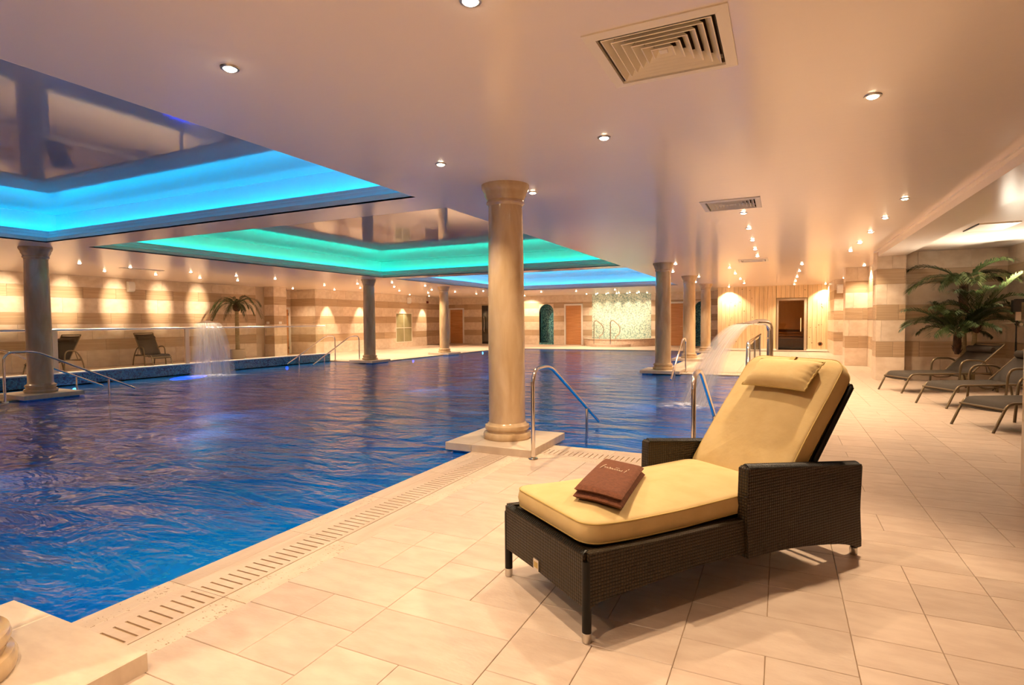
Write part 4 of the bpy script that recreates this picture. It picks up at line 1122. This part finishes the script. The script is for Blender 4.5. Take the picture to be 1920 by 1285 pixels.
palm('potted_palm', 'lowest palm stem leaning left behind the sling loungers', (3.45, 14.45, 0), 1.05, 22, 1.05, 4, ('leaf',), .40, .04, (-.18, -.05), group='palms in the right alcove', rise=(.25, 1.2), droop=(.35, .7), ll=.36, nl=66)
palm('potted_palm', 'middle-height palm stem with red husk, right behind the sling loungers', (3.56, 14.55, 0), 1.38, 16, 1.0, 9, ('leaf_light', 'leaf'), .30, .045, (.05, 0), group='palms in the right alcove', rise=(.4, 1.2), droop=(.35, .7), ll=.34, nl=50)
def planter(t_): obj('planter', MB().lathe([(.24, 0), (.27, .05), (.27, .34), (.25, .36), (.22, .34), (.22, .30)], 24), 'pot', t_, 40)
palm('potted_palm', 'dark drooping palm in a planter against the left terrace wall', (-18.6, 14.8, .06), 2.05, 20, 1.12, 2, ('leaf',), .25, .075, (0, 0), pot=planter, rise=(.30, .95), droop=(.75, 1.35), ll=.34, nl=36)

# ================================================================== SMALL FIXTURES
# ceiling diffusers
def diffuser(x, y, s, label, rings=6):
    t_ = thing('ceiling_vent', label, 'vent', (x, y, H), 0)
    h = s/2
    def sq(mb, a0, z0, a1, z1):
        v = [(-a0, -a0, z0), (a0, -a0, z0), (a0, a0, z0), (-a0, a0, z0), (-a1, -a1, z1), (a1, -a1, z1), (a1, a1, z1), (-a1, a1, z1)]
        return mb.add(v, [(i, (i+1) % 4, 4+(i+1) % 4, 4+i) for i in range(4)])
    fr_ = MB(); sq(fr_, h, .0, h, -.008); sq(fr_, h, -.008, h-.062, -.014); sq(fr_, h-.062, -.014, h-.078, .045); obj('frame', fr_, 'vent', t_)
    q = h-.068; bk = MB(); bk.box(-q, q, -q, q, .28, .29)
    for a in (-q, q): bk.box(a-.004, a+.004, -q, q, .0, .28); bk.box(-q, q, a-.004, a+.004, .0, .28)
    obj('plenum', bk, 'duct', t_)
    inner = h-.082; pt = inner/(rings+.35)
    for k in range(rings):
        a1 = inner-k*pt; b_ = MB(); a0 = a1-pt*.93
        sq(b_, a1, -.010, a0, .042); sq(b_, a1, -.010, a1-.006, -.012); sq(b_, a1-.006, -.012, a0-.003, .042); obj('louvre', b_, 'vent', t_)
    c_ = MB().box(-pt*.5, pt*.5, -pt*.5, pt*.5, -.006, .0); obj('centre_plate', c_, 'vent', t_)
    return t_
# the recess above the big diffusers is cut by the plenum box
diffuser(-.613, 3.30, .735, 'large square ceiling diffuser with nested louvres above the lounger')
diffuser(-.61, 8.03, .72, 'middle square ceiling diffuser beyond the nearest full column')
diffuser(-.66, 15.85, .70, 'distant square ceiling diffuser in front of the sauna')
lv = thing('ceiling_vent', 'slim ceiling vent over the left terrace', 'vent', (-15.9, 9.7, H)); obj('frame', MB().box(-.1, .1, -.55, .55, -.012, 0), 'vent', lv); obj('slot', MB().box(-.05, .05, -.5, .5, -.013, -.011), 'black', lv)
lv = thing('ceiling_vent', 'flush beige ceiling panel above the right sling loungers', 'vent', (3.1, 11.8, 2.90)); obj('panel', MB().box(-.26, .26, -.42, .42, -.02, 0), 'vent', lv); obj('slot', MB().box(-.28, -.265, -.42, .42, -.016, 0), 'black', lv)
# speakers
def speaker(x, y, z, ang, label):
    t_ = thing('wall_speaker', label, 'speaker', (x, y, z), ang, 'white wall speakers')
    b_ = MB(); 
    prof = [(-.17, .07), (-.13, .13), (0, .16), (.13, .14), (.17, .09)]
    for i in range(4):
        (z0, r0), (z1, r1) = prof[i], prof[i+1]
        b_.add([(-.10, .03, z0), (.10, .03, z0), (.10, .03+r0, z0), (-.10, .03+r0, z0), (-.10, .03, z1), (.10, .03, z1), (.10, .03+r1, z1), (-.10, .03+r1, z1)], [(0, 1, 2, 3), (4, 5, 6, 7), (0, 1, 5, 4), (1, 2, 6, 5), (2, 3, 7, 6), (3, 0, 4, 7)])
    obj('cabinet', b_, 'plastic', t_); obj('bracket', MB().box(-.03, .03, -.0, .05, -.06, .06), 'blackmetal', t_)
speaker(XA, 11.5, 2.65, -PI/2, 'white speaker high on the striped terrace wall above the sling chair')
speaker(XBW, 26.2, 2.62, -PI/2, 'white speaker on the far left wall above the green glass panel')
speaker(2.02, 25.08, 2.55, PI, 'white speaker on the striped pier right of the pine sauna wall')
# red alarm sounder, sockets
ex = thing('fire_alarm', 'small dark red fire alarm box on the far left wall', 'alarm', (XC, 29.2, 2.62)); obj('case', MB().box(0, .06, -.11, .11, -.07, .07, .01), 'red', ex); obj('lens', MB().box(.06, .075, -.04, .04, -.03, .03), 'red', ex)
for yy, xx, lab in ((16.82, -19.35, 'white wall switch on the left face of the pier beside the recessed door'), (17.2, XBW, 'white wall switch on the front of the pier beside the recessed door')):
    t_ = thing('wall_switch', lab, 'switch', (xx, yy, 1.42))
    if xx == XBW: obj('plate', MB().box(0, .012, -.075, .075, -.05, .05), 'plastic', t_); obj('rocker', MB().box(.012, .018, -.03, .03, -.025, .025), 'plastic', t_)
    else: t_.location.y = 16.884; obj('plate', MB().box(-.075, .075, -.012, 0, -.05, .05), 'plastic', t_); obj('rocker', MB().box(-.03, .03, -.018, -.012, -.025, .025), 'plastic', t_)
# glass panel in the far left wall
wn_ = struct('window_1', MB().box(XBW-.05, XBW-.03, 25.1, 26.56, .30, 1.90), 'sage')
def frame_x(x, y0, y1, z0, z1, t_=.05, d=.03):
    mb = MB(); mb.box(x-.04, x+d, y0-t_, y0, z0-t_, z1+t_); mb.box(x-.04, x+d, y1, y1+t_, z0-t_, z1+t_); mb.box(x-.04, x+d, y0, y1, z0-t_, z0); mb.box(x-.04, x+d, y0, y1, z1, z1+t_); return mb
obj('window_frame', frame_x(XBW, 25.12, 26.54, .32, 1.88, .04, .012), 'vent', wn_)
for (a, b) in ((25.13, 25.81), (25.85, 26.53)):
    for (c, d) in ((.33, 1.07), (1.11, 1.87)): obj('window_pane', MB().box(XBW-.03, XBW-.012, a, b, c, d), 'sage', wn_)
obj('glazing_bar', MB().box(XBW-.03, XBW, 25.815, 25.845, .32, 1.88).box(XBW-.03, XBW, 25.12, 26.54, 1.075, 1.105), 'vent', wn_)
# doors
def door(n, x0, x1, y, top=2.30, handle=1, hside=1, axis='y'):
    d_ = struct('door_%d' % n, MB().box(x0, x1, y+.02, y+.065, .01, top), 'door')
    fr_ = MB(); fr_.box(x0-.10, x0-.004, y-.03, y+.1, 0, top+.10); fr_.box(x1+.004, x1+.10, y-.03, y+.1, 0, top+.10); fr_.box(x0-.004, x1+.004, y-.03, y+.1, top+.004, top+.10)
    obj('door_frame', fr_, 'white', d_)
    hx = x1-.07 if hside > 0 else x0+.07
    obj('door_handle', MB().tube([(hx, y+.02, 1.05), (hx, y-.03, 1.05), (hx-.11*hside, y-.035, 1.05)], .011, 8), 'steel', d_, 40)
    return d_
door(1, DOOR_A[0]+.1, DOOR_A[1]-.1, YW, 2.18)
door(2, DOOR_B[0], DOOR_B[1], YW)
door(3, DOOR_C[0], DOOR_C[1], YW)
# recessed door in the left wall (faces +x)
XD = XA-.9
d4 = struct('door_4', MB().box(XD-.01, XD+.03, 18.1, 19.0, .01, 2.02), 'door')
obj('door_frame', MB().box(XD-.01, XD+.06, 18.0, 18.098, 0, 2.12).box(XD-.01, XD+.06, 19.002, 19.1, 0, 2.12).box(XD-.01, XD+.06, 18.098, 19.002, 2.022, 2.12), 'white', d4)
obj('door_hinge', MB().box(XD+.025, XD+.045, 18.98, 19.02, 1.75, 1.87).box(XD+.025, XD+.045, 18.98, 19.02, .2, .32), 'blackmetal', d4)
# smoked glass door in the far wall
d5 = struct('door_5', MB().box(SMOKE[0], SMOKE[1], YW+.02, YW+.04, 0, 2.42), 'darkglass')
obj('door_handle', MB().tube(bez([(SMOKE[0]+.18, YW+.01, .75), (SMOKE[0]+.18, YW-.06, .85), (SMOKE[0]+.22, YW-.06, 1.3), (SMOKE[0]+.18, YW-.06, 1.7), (SMOKE[0]+.18, YW+.01, 1.75)], 5, .1), .014, 8), 'steel', d5, 40)
# sauna door
d6 = struct('door_6', MB().box(D0+.03, D1-.06, YS+.02, YS+.03, .02, DZ-.04), 'smoke')
obj('door_frame', MB().box(D0-.05, D0+.02, YS-.02, YS+.14, 0, DZ+.05).box(D1-.05, D1+.05, YS-.02, YS+.14, 0, DZ+.05).box(D0+.02, D1-.05, YS-.02, YS+.14, DZ-.03, DZ+.05), 'pot', d6)
obj('door_handle', MB().box(.77, .80, YS-.075, YS-.05, .85, 1.45).cyl((.785, YS-.06, .97), (.785, YS+.02, .97), .012).cyl((.785, YS-.06, 1.33), (.785, YS+.02, 1.33), .012), 'pine', d6)
vt = thing('wall_vent', 'round dark vent low on the pine wall right of the sauna door', 'vent', (1.56, YS, .30)); vt.rotation_euler = (PI/2, 0, 0)
obj('rim', MB().lathe([(.05, .0), (.05, .02), (.085, .016), (.09, 0)], 20, cap=False), 'knot', vt, 40); obj('disc', MB().lathe([(.045, .012), (.03, .02), (.0, .02)], 16, cap=False), 'blackmetal', vt, 40)
# hot tub
jt = thing('hot_tub', 'round mosaic hot tub in front of the pale mosaic wall', 'hot tub', (-8.25, YW-.02, 0))
def half(prof, n=40):
    mb = MB(); v = []; k = len(prof)
    for r, z in prof:
        for j in range(n+1): a = PI+PI*j/n; v.append((r*math.cos(a), r*.98*math.sin(a), z))
    return mb.add(v, [(i*(n+1)+j, i*(n+1)+j+1, (i+1)*(n+1)+j+1, (i+1)*(n+1)+j) for i in range(k-1) for j in range(n)])
obj('tub_wall', half([(2.0, 0), (2.0, .36), (1.78, .36), (1.78, .2)]), 'mosaic_rim', jt, 30)
obj('tub_rim', half([(2.05, .36), (2.05, .41), (1.76, .41), (1.76, .36)]), 'trav', jt, 30)
tw = MB(); tw.add([(1.78*math.cos(PI+PI*j/30), 1.75*math.sin(PI+PI*j/30), .34) for j in range(31)], [tuple(range(31))]); obj('tub_water', tw, 'mosaic_teal', jt)
sp2 = half([(1.15, 0), (1.15, .14), (.6, .14)], 30)
so = obj('entry_step', sp2, 'tile', jt, 30); so.location = (-.1, -1.45, 0)
def tub_rail(x, label):
    t_ = thing('tub_handrail', label, 'handrail', (x, 29.15, .14), 0, 'handrails of the hot tub')
    p = bez([(0, 0, 0), (0, 0, 1.22), (.12, .1, 1.28), (.42, .35, .95), (.42, .35, .55), (.14, .5, .42), (.14, .5, .2)], 5, .16)
    obj('rail', MB().tube(p, .025, 10), 'steel', t_, 40)
tub_rail(-9.05, 'left steel handrail at the round hot tub'); tub_rail(-8.15, 'right steel handrail at the round hot tub')
# light stand in the alcove
ls = thing('light_stand', 'black photographic light stand with a lamp head beside the palms', 'light stand', (3.93, 13.45, 0))
obj('pole', MB().cyl((0, 0, .12), (0, 0, .95), .016, n=10).cyl((0, 0, .95), (0, 0, 1.5), .012, n=10), 'blackmetal', ls, 40)
for k in range(3):
    a = 2*PI*k/3+.4; obj('leg', MB().tube([(0, 0, .55), (.34*math.cos(a), .34*math.sin(a), .0)], .009, 8), 'blackmetal', ls, 40)
obj('lamp_head', MB().box(-.07, .05, -.06, .06, 1.50, 1.72).box(-.03, .14, -.05, .05, 1.68, 1.74), 'blackmetal', ls)
obj('clamp', MB().box(-.02, .06, -.02, .02, 1.34, 1.50).cyl((.0, 0, 1.30), (-.19, 0, 1.29), .006, n=6).cyl((.07, 0, 1.27), (.07, .05, 1.27), .03, n=10), 'bsteel', ls)
ld = bpy.data.lights.new('lamp_head_light', 'SPOT'); ld.energy = 380; ld.color = (1, .88, .70); ld.spot_size = math.radians(150); ld.spot_blend = .8; ld.shadow_soft_size = .25
lo = bpy.data.objects.new('lamp_head_light', ld); COL.objects.link(lo); lo.parent = ls; lo.location = (-.02, 0, 1.78); lo.rotation_euler = Vector((-.25, -.1, 1)).to_track_quat('-Z', 'Y').to_euler()
